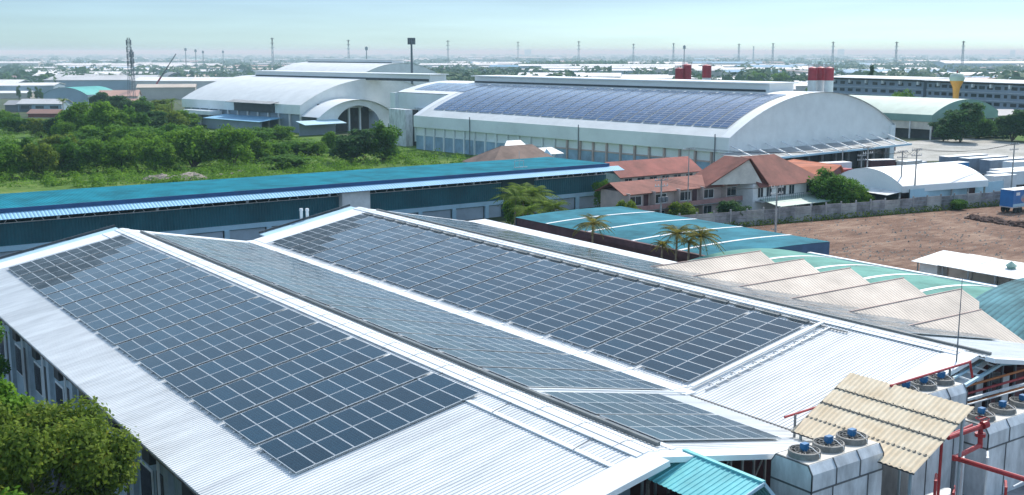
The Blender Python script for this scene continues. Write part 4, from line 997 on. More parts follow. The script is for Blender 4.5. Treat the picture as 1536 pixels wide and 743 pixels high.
for px, pyt, D, lb_ in ((550, 70, 1000, 'short mast left of the slim monopole'), (1026, 68, 1000, 'short dark mast above the taller red silo'), (279, 72, 1300, 'thin mast above the crane tip'), (294, 74, 1300, 'thin mast right of the crane tip'), (305, 76, 1400, 'thin mast second right of the crane tip'), (335, 76, 1500, 'thin mast above the far vaulted hall edge')):
    b = atd(px, 92, D); t = thing('slim_mast', lb_, 'mast', (b.x, b.y, 0), 0, 'slim masts on the skyline'); top = atd(px, pyt, D).z
    MB().cone((0, 0, 0), (0, 0, top), .5, .35, 6).build('pole', STEEL, t, True); MB().box(-1.1, 1.1, -.5, .5, top - 3.2, top - .4).build('head', STEEL, t, True)
# mobile crane
b = atd(231, 132, 690); tip = atd(264, 81, 690)
cr = thing('mobile_crane', 'mobile crane with a dark raised boom and red lower section', 'crane', (b.x, b.y, 0))
bz = b.z
d = Vector((tip.x - b.x, tip.y - b.y, tip.z - bz)); o0 = Vector((0, 0, bz))
MB().bar((o0.x,0,2.4), o0 + Vector((.01,0,.2)), 1.3).bar(o0, o0 + d * .32, .9, 1.0).build('lower_boom', REDS, cr, True); MB().bar(o0 + d * .32, o0 + d * .66, .75).bar(o0 + d * .66, o0 + d, .5).build('upper_boom', DARKM, cr, True)
MB().box(-3.5, 2.5, -1.3, 1.3, 1.0, 2.6).build('carrier', REDS, cr, True)
for x in (-2.6, -1, .8, 2): MB().cone((x, -1.35, .6), (x, 1.35, .6), .6, .6, 12).build('wheel', TYRE, cr, True)
# ---------------------------------------------------------------- ground
def gmat(name, c1, c2, c3, s1=.02, s2=.5, bump=.5, st=(1, 1, 1)):
    m, nt, b = _nodes(name); N, L = nt.nodes, nt.links
    tc = N.new('ShaderNodeTexCoord')
    mpg = N.new('ShaderNodeMapping'); mpg.inputs['Scale'].default_value = st; mpg.inputs['Rotation'].default_value = (0, 0, .3)
    L.new(tc.outputs['Object'], mpg.inputs[0])
    n1 = N.new('ShaderNodeTexNoise'); n1.inputs['Scale'].default_value = s1; n1.inputs['Detail'].default_value = 8; n1.inputs['Roughness'].default_value = .7
    n2 = N.new('ShaderNodeTexNoise'); n2.inputs['Scale'].default_value = s2; n2.inputs['Detail'].default_value = 6; n2.inputs['Roughness'].default_value = .7
    for n in (n1, n2): L.new((mpg if n is n2 else tc).outputs[0 if n is n2 else 'Object'], n.inputs['Vector'])
    ad = N.new('ShaderNodeMath'); ad.operation = 'MULTIPLY_ADD'; ad.inputs[1].default_value = .45
    L.new(n2.outputs['Fac'], ad.inputs[0]); m2 = N.new('ShaderNodeMath'); m2.operation = 'MULTIPLY'; m2.inputs[1].default_value = .6; L.new(n1.outputs['Fac'], m2.inputs[0]); L.new(m2.outputs[0], ad.inputs[2])
    rp = N.new('ShaderNodeValToRGB'); e = rp.color_ramp.elements
    e[0].position = .42; e[0].color = (*c1, 1); e[1].position = .64; e[1].color = (*c3, 1); k = e.new(.53); k.color = (*c2, 1)
    L.new(ad.outputs[0], rp.inputs[0]); L.new(rp.outputs[0], b.inputs['Base Color']); b.inputs['Roughness'].default_value = .95; b.inputs['Specular IOR Level'].default_value = .2
    bp = N.new('ShaderNodeBump'); bp.inputs['Strength'].default_value = bump; bp.inputs['Distance'].default_value = .4; L.new(n2.outputs['Fac'], bp.inputs['Height']); L.new(bp.outputs[0], b.inputs['Normal'])
    return m
GRASS = gmat('grass_ground', (.04, .095, .014), (.09, .17, .025), (.18, .22, .055), .05, .7)
FARG = gmat('estate_ground', (.03, .05, .022), (.06, .085, .035), (.11, .11, .075), .008, .12)
DIRT = gmat('bare_reddish_soil', (.135, .077, .053), (.22, .133, .093), (.34, .235, .17), .10, .55, 1.0, (.45, 1.7, 1))
GRAV = gmat('pale_gravel', (.30, .29, .25), (.42, .41, .37), (.52, .5, .46), .1, 1.2)
def sheetpoly(name, pts, z, m): return struct(MB().face([(p[0], p[1], z) for p in pts]), name, m)
sheetpoly('ground', [(-25000, -3000), (40000, -3000), (40000, 40000), (-25000, 40000)], 0, FARG)
sheetpoly('grass_field', [(-60, 160.9), (175, 160.9), (160, 300), (140, 420), (60, 430), (-120, 300)], .004, GRASS)
sheetpoly('factory_yard', [(-30, -20), (98, -20), (98, 160.8), (-30, 160.8)], .004, ASPH)
sheetpoly('dirt_lot', [(98.3, 20), (230, 20), (230, 97), (186, 104.5), (108, 118.2), (98.3, 122)], .008, DIRT)
sheetpoly('truck_yard', [(108, 118.6), (186, 105.2), (230, 98), (330, 120), (230, 160), (180, 156), (124, 146)], .006, ASPH)
sheetpoly('gravel_yard', [(232, 163), (262, 150), (305, 175), (312, 196), (290, 200), (240, 195)], .01, GRAV)
sheetpoly('grass_verge', [(240, 146), (330, 122), (420, 190), (330, 200), (308, 176), (262, 148)], .012, GRASS)
# ---------------------------------------------------------------- spoil heaps and rubble
def heap(name, label, cat, pts, m, rr, n=26, group=None):
    mb = MB()
    for (x, y, r) in pts:
        for k in range(n):
            a, q = rnd.uniform(0, 6.28), rnd.random() ** .6 * r; s = rnd.uniform(.5, 1.1) * rr; cx, cy = x + q * math.cos(a), y + q * math.sin(a); cz = (1 - q / r) * r * .45
            v = [(cx + s * math.cos(t) * rnd.uniform(.7, 1.2), cy + s * math.sin(t) * rnd.uniform(.7, 1.2), cz + z * s * rnd.uniform(.6, 1)) for z in (-.6, .35) for t in (0, 1.26, 2.5, 3.77, 5.03)] + [(cx, cy, cz + s * .7)]
            mb.raw(v, [(i, (i + 1) % 5, 5 + (i + 1) % 5, 5 + i) for i in range(5)] + [(5 + i, 5 + (i + 1) % 5, 10) for i in range(5)])
        mb.lathe((x, y, 0), [(r, -.1), (r * .6, r * .3), (0, r * .5)], 12)
    return tag(mb.build(name, m), label, cat, group)
hp = []
for i in range(9):
    p = at(1462 + i * 10.5, 329 + i * 1.5 + rnd.uniform(-1, 1), 0); hp.append((p.x, p.y, rnd.uniform(1.0, 1.5)))
heap('spoil_heap', 'dark reddish spoil heap ridge on the bare lot near the blue truck', 'spoil heap', hp, EARTH, .45)
hp = []
for i in range(12):
    p = at(225 + i * 6.5, 271 - i * .3 + rnd.uniform(-2, 1), 0); hp.append((p.x, p.y, rnd.uniform(1.3, 2.6)))
heap('rubble_pile', 'pale grey brown rubble and dry brushwood pile beyond the teal roof', 'rubble pile', hp, RUBB, .45, 34)
hp = [(at(px, py, 0).x, at(px, py, 0).y, 1.0) for px, py in ((345, 262), (362, 259), (330, 264), (300, 266))]
heap('rubble_pile', 'smaller low pale rubble line right of the main rubble pile', 'rubble pile', hp, RUBB, .35, 20)

mb = MB()
for i in range(900):
    p = at(rnd.uniform(1090, 1536), rnd.uniform(318, 392), 0)
    if p.x < 99 or (p - fa).dot(Vector((.172, .985, 0))) > -1.5: continue
    r = rnd.uniform(.06, .28); a = rnd.uniform(0, 6)
    v = [(p.x + r * math.cos(a + t), p.y + r * math.sin(a + t) * .8, 0) for t in (0, 1.6, 3.1, 4.7)] + [(p.x + r * .2, p.y, r * rnd.uniform(.5, 1))]
    mb.raw(v, [(0, 1, 4), (1, 2, 4), (2, 3, 4), (3, 0, 4)])
tag(mb.build('stones', RUBB), 'scattered pale stones and rubbish bits over the bare reddish lot', 'stones', kind='stuff')
# ---------------------------------------------------------------- trees
def tree(name, label, H, Wd, n, ls, m, seed, loc=(0, 0, 0), group=None, flat=.42, low=.3, clumps=20, cat='tree', crs=(.13, .24), fill=.35):
    global nrg
    rg = np.random.default_rng(seed)
    t = thing(name, label, cat, loc, 0, group)
    rr = random.Random(seed)
    cz = H * (1 + low) / 2; hz_ = H * (1 - low) / 2
    cl = []
    while len(cl) < clumps:
        p = np.array([rr.uniform(-1, 1), rr.uniform(-1, 1), rr.uniform(-1, 1)])
        if np.linalg.norm(p) > 1 or np.linalg.norm(p) < fill: continue
        r = Wd * rr.uniform(*crs)
        cl.append((p[0] * (Wd / 2 - r * .8), p[1] * (Wd / 2 - r * .8), cz + p[2] * (hz_ - r * flat * 1.2), r))
    if crs[1] > .16: cl.append((0, 0, cz, Wd * .28))
    mb = MB(); fork = Vector((0, 0, H * low * .8)); r0 = max(.12, Wd * .03)
    mb.cone((0, 0, -.1), fork, r0, r0 * .75, 8)
    for (x, y, z, r) in cl[:9]:
        mid = Vector((x * .45, y * .45, fork.z + (z - fork.z) * .6)); mb.cone(fork - Vector((0, 0, .2)), mid, r0 * .55, r0 * .35, 6); mb.cone(mid, (x, y, z), r0 * .35, r0 * .12, 5)
    mb.build('trunk', BARK, t, True)
    w_ = np.array([c[3] ** 2 for c in cl]); idx = rg.choice(len(cl), n, p=w_ / w_.sum())
    c = np.array([q[:3] for q in cl])[idx]; r = np.array([q[3] for q in cl])[idx]
    d = rg.normal(size=(n, 3)); d[:, 2] = d[:, 2] * .9 + .25; d /= np.linalg.norm(d, axis=1, keepdims=True)
    rad = r * (rg.uniform(.5, 1.05, n) + .3 * rg.random(n) ** 5)
    pos = c + d * rad[:, None] * np.array([1, 1, flat + .3])
    nr = d * .8 + rg.normal(size=(n, 3)) * .55; nr[:, 2] += .35
    leaves('crown', pos, nr, ls, m, t)
    return t
# two big trees beside the left wall
tree('leafy_tree', 'large leafy tree with yellowish flowering tips beside the long eave', 11.3, 8.8, 44000, .125, LEAF[2], 21, (10.5, 52.0, 0), None, .62, .2, 64, crs=(.08, .15), fill=.45)
tree('leafy_tree', 'bright green leafy tree standing behind the large yellowish tree by the wall', 10.7, 7.2, 24000, .16, LEAF[0], 22, (9.4, 59.5, 0), None, .62, .15, 50, crs=(.08, .14), fill=.5)
tree('leafy_tree', 'fresh green tree at the lower left corner in front of wall', 9.6, 7.0, 20000, .14, LEAF[0], 23, (7.4, 45.0, 0), None, .62, .2, 50, crs=(.08, .14), fill=.5)
p = atx(204, 738, 15.2)
tree('shrub', 'small bright shrub at the foot of the factory wall', 3.2, 2.4, 3500, .10, LEAF[0], 24, (p.x - .3, p.y, 0), None, .6, .1, 10, 'shrub')
tree('leafy_tree', 'dark shaded tree against the far end of the factory wall', 8.0, 5, 9000, .15, LEAF[1], 25, (13.4, 84, 0), None, .6, .2, 18)
# prototypes for the trees farther off
PR = []
for i, (H, Wd, n, ls, m, fl, low) in enumerate(((10, 13, 8000, .34, LEAF[0], .5, .0), (9, 9, 6500, .32, LEAF[1], .6, .0), (11, 10, 7000, .33, LEAF[0], .6, .02), (8, 10, 6500, .32, LEAF[2], .55, .0), (12, 9, 7000, .33, LEAF[3], .7, .02), (7, 9, 5500, .3, LEAF[1], .55, .0))):
    PR.append([tree('leafy_tree', 'x', H, Wd, n, ls, m, 40 + i, (0, 0, 0), 'x', fl, low, 34, crs=(.10, .19), fill=.3), H, Wd, False])
def place(k, px, pyb, pyt, label, wpx=None, grp=None, base=None, name=None, cat=None):
    pr = PR[k]; b = base if base is not None else at(px, pyb, 0); D = math.hypot(b.x, b.y)
    top = atd(px, pyt, D).z; s = top / pr[1]; sx = s if wpx is None else wpx / FPX * D / pr[2]
    if not pr[3]: o = pr[0]; pr[3] = True; o.location = (b.x, b.y, 0); o.rotation_euler = (0, 0, rnd.uniform(0, 6)); o.scale = (sx, sx, s); o['label'] = label
    else: o = dup(pr[0], (b.x, b.y, 0), rnd.uniform(0, 6.28), label, None, (sx, sx, s))
    if grp: o['group'] = grp
    elif 'group' in o: del o['group']
    if name: o.name = name
    if cat: o['category'] = cat
    return o
LOT = 'trees in the overgrown lot'
for row in ((0, 290, 252, 188, 'broad spreading tree right of the overgrown row, left half of its pair', 95), (0, 350, 250, 186, 'broad spreading tree nearest the pale hall, right half of its pair', 80), (2, 385, 244, 205, 'small tree at the right foot of the broad spreading tree', 50),
            (0, 235, 256, 205, 'spreading flat topped tree directly behind the rubble pile', 75), (0, 182, 257, 205, 'spreading flat topped tree left of the rubble pile', 75), (2, 145, 259, 208, 'round crowned tree third left from rubble pile in front row', 60),
            (1, 105, 262, 205, 'dark tree in the front row left of the rubble pile', 60), (3, 62, 266, 212, 'olive tree in the front row over the teal roof', 62), (2, 18, 268, 214, 'fresh green tree at the left end of the front row', 60), (5, -12, 262, 205, 'dark bushy tree cut by the picture edge at the front row', 60),
            (1, 40, 252, 205, 'dark tree filling the gap behind olive tree', 50), (5, 120, 252, 218, 'low dark bush tree behind the front row gap', 50),
            (2, 160, 220, 150, 'tall bright tree in the centre of the overgrown lot', 75), (2, 122, 214, 151, 'tall olive tinted tree left of the tall bright tree', 70), (1, 196, 218, 158, 'dark tree right of the tall bright tree', 62), (4, 225, 210, 162, 'bluish green tree near the pale hall corner', 62),
            (3, 256, 206, 164, 'olive tree beside the end of the pale hall', 58), (4, 92, 212, 165, 'bluish tree below the red roofed cottage', 55), (3, 60, 206, 176, 'low olive tree in front of the blue cottage', 50), (1, 25, 200, 170, 'dark low tree left of the blue cottage', 48),
            (1, 178, 232, 186, 'dark underwood tree behind the spreading flat topped trees', 80), (5, 215, 236, 188, 'dark rounded tree between middle and front rows', 78), (1, 140, 236, 192, 'dark tree between middle and front rows, left part', 70), (5, 262, 226, 184, 'dark tree behind the broad spreading pair', 60),
            (4, 180, 176, 140, 'dark tree in front of the salmon roofed house', 48), (1, 214, 176, 145, 'dark rounded tree in front of crane', 42), (3, 243, 172, 148, 'olive tree against the vaulted hall far corner', 40), (4, 150, 170, 134, 'dark tree left of the salmon roofed house', 34)):
    k, px, pb, pt, lb_, wp = row; place(k, px, pb, pt, lb_, wp, LOT)
for i in range(46):
    px, pyb = rnd.uniform(-25, 275), rnd.uniform(188, 250); h = rnd.uniform(4.5, 8.5); b = at(px, pyb, 0); D = math.hypot(b.x, b.y)
    if 10 < px < 90 and pyb < 205 or px < 75 and 200 < pyb < 236: continue
    place(rnd.choice((0, 2, 3, 0, 5, 1)), px, pyb, pyb - h * FPX / D, 'leafy green tree filling the dense overgrown lot beyond the teal roof', rnd.uniform(7, 13) * FPX / D, 'filler trees in the overgrown lot')
for row in ((4, 528, 244, 188, 'large tree left of the pair before the arched entrance', 82), (1, 574, 241, 181, 'taller tree right of the pair before the arched entrance', 68), (2, 497, 228, 196, 'small pale tree beside the arched entrance pair', 34), (0, 423, 212, 187, 'small light green tree in front of the recessed bay', 46),
            (5, 380, 216, 190, 'dark bush below the awning of the pale hall', 70), (5, 450, 232, 210, 'low rounded green bush in the middle of the field', 62), (5, 412, 240, 212, 'dark bush left of the low rounded green bush', 50), (2, 478, 234, 212, 'bright low bush near the arched entrance', 40), (5, 430, 252, 232, 'reedy low bush just over the teal roof', 80)):
    k, px, pb, pt, lb_, wp = row; place(k, px, pb, pt, lb_, wp, 'trees before the pale vaulted hall')
for row in ((1, 1238, 326, 252, 'big dense tree by the orange roofed house', 82, 119.5), (2, 1283, 322, 275, 'lighter tree joined to the big dense tree', 52, 117.8), (0, 1262, 326, 262, 'middle light green tree of the big dense group', 50, 121)):
    k, px, pb, pt, lb_, wp, y = row; b = aty(px, pb, y); b.z = 0; place(k, px, pb, pt, lb_, wp, None, b)
for row in ((0, 1312, 322, 304, 'low leafy bush spilling over the concrete fence', 44, 113.6), (5, 1436, 318, 298, 'clipped dark bush in front of the concrete fence', 27, 107.4), (2, 1475, 312, 294, 'low hedge bush at the fence near the blue truck', 36, 109.4), (0, 1252, 335, 316, 'low creeper bush on the fence below the big tree', 46, 115.0), (5, 1168, 342, 322, 'small weedy bush on fence near grey utility pole', 22, 117.0)):
    k, px, pb, pt, lb_, wp, y = row; b = aty(px, pb, y); b.z = 0; o = place(k, px, pb, pt, lb_, wp, 'bushes along the concrete fence', b, 'bush', 'bush')
for row in ((3, 940, 340, 298, 'yellowish tree before the row house, beside the blue warehouse corner', 46, 122), (3, 1022, 340, 301, 'yellowish tree before the middle of the row house', 52, 121.5), (4, 1098, 342, 296, 'dark feathery tree before the cross gabled house', 56, 118.5), (1, 1070, 345, 318, 'dark low tree at the left end of the fence', 40, 120), (0, 905, 300, 268, 'light green treetop between the blue warehouse and row house', 40, 142), (1, 1125, 345, 318, 'small dark tree under the green awning', 36, 117.5)):
    k, px, pb, pt, lb_, wp, y = row; b = aty(px, pb, y); b.z = 0; place(k, px, pb, pt, lb_, wp, 'trees before the row house', b)
for row in ((4, 1440, 214, 146, 'tall dark tree under the orange water tower', 72), (1, 1468, 208, 168, 'dark tree right of the tall tree below the water tower', 44), (4, 1518, 212, 158, 'dark tree near the right edge behind the trailers', 62), (1, 1495, 206, 178, 'lower dark tree filling the gap beside the trailers', 46), (4, 1415, 212, 172, 'dark tree beside the green vaulted warehouse', 44)):
    k, px, pb, pt, lb_, wp = row; place(k, px, pb, pt, lb_, wp, 'dark trees behind the trailer yard')
b = atd(1356, 150, 440); b.z = 0; place(0, 1356, 160, 134, 'rounded green tree showing above the green vaulted warehouse', 54, None, b)
b = atd(1305, 110, 560); b.z = 0; place(4, 1305, 110, 89, 'narrow dark tree just above the dormitory roof', 13, None, b)
EST = 'leafy trees among the estate buildings'
for i in range(70):
    D = rnd.uniform(420, 900); px = rnd.uniform(-20, 560) if i < 38 else rnd.uniform(640, 1550)
    b = atd(px, 90, D); b.z = 0; pyb = 77 + FPX * CAMH / D; h = rnd.uniform(6, 12); pyt = 77 + FPX * (CAMH - h) / D
    if 270 < px < 640 and D < 760 or px < 290 and D < 640: continue
    if 600 < px < 1300 and D < 470: continue
    if px > 1230 and D < 560: continue
    place(rnd.choice((0, 1, 2, 4, 4, 5)), px, pyb, pyt, 'leafy tree among the warehouse roofs beyond the vaulted halls', rnd.uniform(9, 17) * FPX / D, EST, b)
# cypress like columnar trees by the teal vault
cy = None
for px, pb, pt, lb_ in ((29, 152, 125, 'columnar dark tree furthest from the teal vaulted shed'), (45, 153, 128, 'second columnar dark tree left of the teal vaulted shed'), (56, 153, 127, 'columnar dark tree close left of the teal vaulted shed'), (62, 153, 130, 'columnar dark tree touching the teal vaulted shed'), (88, 154, 128, 'lone columnar dark tree in front of the teal vaulted shed')):
    b = at(px, pb, 0); b.z = 0; top = atd(px, pt, math.hypot(b.x, b.y)).z
    if cy is None: cy = tree('columnar_tree', lb_, 10, 2.6, 2600, .26, LEAF[1], 77, b, 'columnar trees by the teal shed', 1.2, .05, 16); cy.scale = (1, 1, top / 10)
    else: dup(cy, b, rnd.uniform(0, 6), lb_, None, (1, 1, top / 10))
# palms
def palm(label, loc, H, seed, m=PALML, fr_=16, L=2.2, group=None):
    rr = random.Random(seed); t = thing('palm_tree', label, 'palm tree', loc, 0, group)
    MB().cone((0, 0, -.1), (.15, .1, H * .5), .16, .13, 8).cone((.15, .1, H * .5), (.25, .1, H), .13, .10, 8).build('trunk', PBARK, t, True)
    mb = MB()
    for k in range(fr_):
        a = k * 2.4 + rr.uniform(-.3, .3); e = rr.uniform(-.1, 1.2); l = L * rr.uniform(.8, 1.15); P = []
        for i in range(9):
            s = i / 8; P.append(Vector((.25 + math.cos(a) * l * s * math.cos(e * (1 - s * .4)), .1 + math.sin(a) * l * s * math.cos(e * (1 - s * .4)), H + l * (math.sin(e) * s - .62 * s * s))))
        for i in range(1, 9):
            d = (P[i] - P[i - 1]).normalized(); sd_ = d.cross(Vector((0, 0, 1))).normalized(); w_ = l * .26 * math.sin(math.pi * min(1, .12 + i / 9.5)); 
            for j in range(2):
                q = P[i - 1].lerp(P[i], j / 2)
                for s_ in (-1, 1):
                    tip = q + sd_ * s_ * w_ + d * w_ * .5 - Vector((0, 0, w_ * .35)); mb.face([q, q + d * .09 * l / 2, tip])
        for u, v in zip(P, P[1:]): mb.bar(u, v, .035)
    mb.build('fronds', m, t, True)
    return t
b = aty(778, 330, 133); b.z = 0; place(2, 782, 345, 284, 'bushy leafy tree standing behind the palms at the dark blue wall', 50, None, b)
GP = 'palms in front of the blue warehouse'
for i, (px, py, y, H, lb_) in enumerate(((784, 292, 131, None, 'tallest palm in the clump before the dark blue wall'), (800, 292, 129, None, 'palm right of the tallest palm in the clump'), (772, 298, 127, None, 'palm left of the tallest palm in the clump'), (815, 308, 124, None, 'lower palm at the clump front edge near the grey shutters'), (830, 312, 121, None, 'pale young palm right end of the clump'), (790, 318, 118, None, 'lowest palm at the base of the clump'))):
    p = aty(px, py, y); palm(lb_, (p.x, p.y, 0), max(2, p.z), 60 + i, PALML, 26, 4.0 if i < 3 else 3.0, GP)
for i, (px, py, y, m, lb_) in enumerate(((888, 336, 101, PALMG, 'short yellow green palm between white roof edge and blue roof'), (1014, 352, 87, PALMG, 'dry yellowish palm at the blue roof gutter, left of its pair'), (1050, 356, 84, PALMG, 'dry drooping palm at the blue roof gutter, right of its pair'), (1032, 364, 85, PALMG, 'small dry palm between the two dry palms'), (992, 368, 86, PALMG, 'smallest dry palm tuft beside the white roof edge'))):
    p = atx(px, py, 79.4); palm(lb_, (p.x, p.y, 0), max(2, p.z), 80 + i, m, 24, 2.5 if i < 3 else 1.5, 'palms beside the low blue roof')
for i, (px, pyb, pyt, lb_) in enumerate(((258, 186, 152, 'palm tree beside the far corner of the pale hall'), (243, 188, 160, 'lower palm tree near pale hall corner'), (95, 176, 152, 'palm tree in the overgrown lot near the cottage'))):
    b = at(px, pyb, 0); palm(lb_, (b.x, b.y, 0), atd(px, pyt, math.hypot(b.x, b.y)).z, 90 + i, PALML, 16, 3.4, 'palms in the overgrown lot')
# undergrowth: hummocks of low growth over the lot
N = 110000
xy = []
while len(xy) < 900:
    px = rnd.uniform(-30, 720); py = rnd.uniform(198, 282); p = at(px, py, 0)
    if p.y < 162.5 or p.x > 146 and p.y > 158: continue
    xy.append((p.x, p.y, rnd.uniform(.9, 3.2), rnd.choice((.4, .7, 1.2, 1.8, 2.6))))
c = np.array(xy); idx = nrg.integers(0, len(c), N); d = sph(N); d[:, 2] = np.abs(d[:, 2])
pos = np.stack([c[idx, 0] + d[:, 0] * c[idx, 2], c[idx, 1] + d[:, 1] * c[idx, 2], .05 + d[:, 2] * c[idx, 3]], 1)
nr = d + nrg.normal(size=(N, 3)) * .4; nr[:, 2] += .5
tag(leaves('undergrowth', pos, nr, .2, LEAF[0]), 'bright green undergrowth and weeds covering the lot beyond the teal roof', 'undergrowth', kind='stuff')
N = 9000
px = nrg.uniform(1000, 1536, N); pos = []
for i in range(2600):
    t = rnd.random(); p = fa.lerp(fb, t) + Vector((rnd.uniform(-.3, .3), rnd.uniform(-1.1, -.1), 0)); pos.append((p.x, p.y, rnd.random() ** 2 * .9))
pos = np.array(pos); tag(leaves('weeds', pos, sph(len(pos)), .16, LEAF[2]), 'thin weeds growing along the foot of the concrete fence', 'weeds', kind='stuff')
# far woods
def woods(name, label, n, pxr, Dr, m, hs, per=60):
    P, S, NN = [], [], []
    for i in range(n):
        D = math.exp(rnd.uniform(math.log(Dr[0]), math.log(Dr[1]))); px = rnd.uniform(*pxr); b = atd(px, 90, D); h = rnd.uniform(*hs); r = h * rnd.uniform(.6, 1.3)
        for k in range(per):
            dd = Vector((rnd.gauss(0, 1), rnd.gauss(0, 1), abs(rnd.gauss(0, 1)))).normalized(); P.append((b.x + dd.x * r, b.y + dd.y * r, h * .25 + dd.z * h * .75)); NN.append((dd.x, dd.y, dd.z + .3)); S.append(r * .26)
    tag(leaves(name, np.array(P), np.array(NN) + nrg.normal(size=(len(P), 3)) * .35, np.array(S), m), label, 'woods', kind='stuff')
woods('distant_woods', 'hazy mass of trees scattered over the plain to the horizon', 2300, (-60, 1600), (750, 7000), FARL, (5, 13), 34)
woods('conifer_belt', 'dark hazy belt of conifers on the plain behind the ridge monitor', 170, (788, 935), (1250, 1330), LEAF[3], (9, 15), 40)
woods('green_belt', 'dark green clump of trees behind the ridge monitors', 60, (640, 775), (700, 980), FARL, (7, 13), 90)

# ---------------------------------------------------------------- the industrial estate beyond
CW = {}
def cm(nm, c, c2=None):
    if nm not in CW: CW[nm] = mat('estate_' + nm, c, .65, 0, .1, .08)
    return CW[nm]
RC = {'white': (.72, .73, .72), 'pale grey': (.48, .49, .49), 'grey': (.28, .29, .3), 'beige': (.5, .43, .35), 'rusty brown': (.24, .13, .10), 'blue': (.06, .25, .42), 'teal': (.06, .40, .36), 'salmon': (.46, .27, .21)}
WC = [('white', (.6, .6, .59)), ('blue', (.28, .38, .45)), ('cream', (.48, .44, .38)), ('dark', (.12, .13, .14))]
def shed(p, rz, Wd, Dp, h, rise, roof, wall, label, vault_=False, grp=None, name='warehouse', cat='warehouse', wins=0):
    t = thing(name, label, cat, (p.x, p.y, 0), rz, grp)
    wm = cm('wall_' + wall, dict(WC)[wall]); rm = cm('roof_' + roof.replace(' ', '_'), RC[roof])
    mb = MB(); mb.box(-Wd / 2, Wd / 2, 0, Dp, 0, h)
    if vault_:
        pr = [(x - Wd / 2, z) for x, z in arc(Wd, rise, 14)]; gablewall(mb, pr, -.05, h, h); mb.build('wall', wm, t, True)
        mb = MB(); sheet(mb, pr, -.4, Dp, h); mb.build('roof', rm, t, True, True)
    else:
        mb.face([(-Wd / 2, -.02, h), (-Wd / 2, Dp, h), (-Wd / 2, Dp / 2, h + rise)]); mb.face([(Wd / 2, Dp, h), (Wd / 2, 0, h), (Wd / 2, Dp / 2, h + rise)]); mb.build('wall', wm, t, True)
        mb = MB(); mb.slab((-Wd / 2 - .5, -.7, h - .15), (Wd / 2 + .5, -.7, h - .15), (Wd / 2 + .5, Dp / 2, h + rise), (-Wd / 2 - .5, Dp / 2, h + rise), .2); mb.slab((-Wd / 2 - .5, Dp / 2, h + rise), (Wd / 2 + .5, Dp / 2, h + rise), (Wd / 2 + .5, Dp + .7, h - .15), (-Wd / 2 - .5, Dp + .7, h - .15), .2); mb.build('roof', rm, t, True)
    for k in range(wins):
        x = -Wd / 2 + Wd * (k + .5) / wins; MB().box(x - Wd / wins * .28, x + Wd / wins * .28, -.12, -.03, h * .4, h * .72).build('window', WINDK, t, True)
    return t
def fs(px, pyb, wpx, h, rise, roof, wall, label, dep=20, vault_=False, rz=None, wins=0, name='warehouse', cat='warehouse', D=None):
    p = at(px, pyb, 0) if D is None else atd(px, pyb, D); D = math.hypot(p.x, p.y)
    return shed(p, -YAW if rz is None else rz, wpx / FPX * D, dep, h, rise, roof, wall, label, vault_, None, name, cat, wins)
fs(60, 168, 60, 3.6, 1.8, 'pale grey', 'blue', 'blue walled cottage with a pale grey roof and three dark windows', 12, False, None, 3, 'cottage', 'house')
fs(28, 168, 36, 3.2, 1.6, 'grey', 'dark', 'grey roofed wing left of the blue walled cottage', 10, False, None, 0, 'cottage', 'house')
t = fs(64, 176, 40, 1.6, 1.4, 'rusty brown', 'cream', 'small red roofed hut in front of the blue walled cottage', 8, False, None, 0, 'hut', 'house')
t.children[1].data.materials[0] = REDT
fs(99, 156, 74, 4.6, 3.6, 'teal', 'blue', 'teal vaulted shed behind the columnar trees', 24, True, -YAW - R(18))
fs(140, 150, 40, 3.0, 1.0, 'pale grey', 'cream', 'low pale grey shed joined to the teal vaulted shed', 12)
fs(178, 158, 52, 4.5, 2.6, 'salmon', 'cream', 'salmon roofed house behind the tall bright tree', 14, False, -YAW + R(12), 3, 'house', 'house')
fs(195, 162, 26, 2.6, 1.5, 'salmon', 'cream', 'small salmon roofed porch house lower than the salmon roofed house', 9, False, None, 0, 'house', 'house')
fs(222, 138, 68, 6.0, 3.0, 'rusty brown', 'blue', 'rusty brown roofed shed with pale blue wall behind the crane', 18, False, -YAW + R(8))
fs(266, 130, 32, 5.0, 5.2, 'grey', 'dark', 'dark grey vaulted shed end beside the pale hall', 30, True, -YAW + R(25))
fs(300, 126, 36, 4.2, 3.0, 'beige', 'cream', 'beige gabled shed close left of the pale hall roof', 18, False, -YAW + R(40))
fs(300, 112, 110, 4.5, 2.2, 'beige', 'cream', 'long beige roofed shed behind the grey vaulted shed', 24, wins=8)
fs(245, 106, 70, 8.0, 2.8, 'pale grey', 'white', 'long pale warehouse with a dark eave left of the vaulted hall', 40)
fs(205, 114, 56, 6, 2.5, 'white', 'blue', 'white roofed warehouse behind the lattice telecom mast', 24)
fs(105, 108, 48, 7, 2.5, 'white', 'white', 'white factory block with faint red mark in the left distance', 20)
fs(95, 116, 90, 5, 1.6, 'pale grey', 'white', 'long pale grey warehouse in front of the white factory block', 18, wins=6)
fs(14, 122, 30, 4, 1.6, 'teal', 'dark', 'green striped roof shed at the left edge', 14)
fs(92, 138, 44, 5.5, 1.8, 'grey', 'white', 'white house with arched openings behind the teal vaulted shed', 12, False, None, 5, 'house', 'house')
fs(124, 140, 28, 4, 2, 'grey', 'cream', 'grey gabled house right of the arched white house', 12, False, None, 2, 'house', 'house')
fs(45, 112, 70, 5, 1.6, 'rusty brown', 'cream', 'rusty brown long roof in the left distance', 16)
fs(20, 148, 44, 3.2, .9, 'white', 'cream', 'low white roofed shelter behind the columnar trees', 10)
fs(160, 124, 30, 4.0, 2.5, 'beige', 'cream', 'pale beige shed left of the lattice telecom mast', 12)
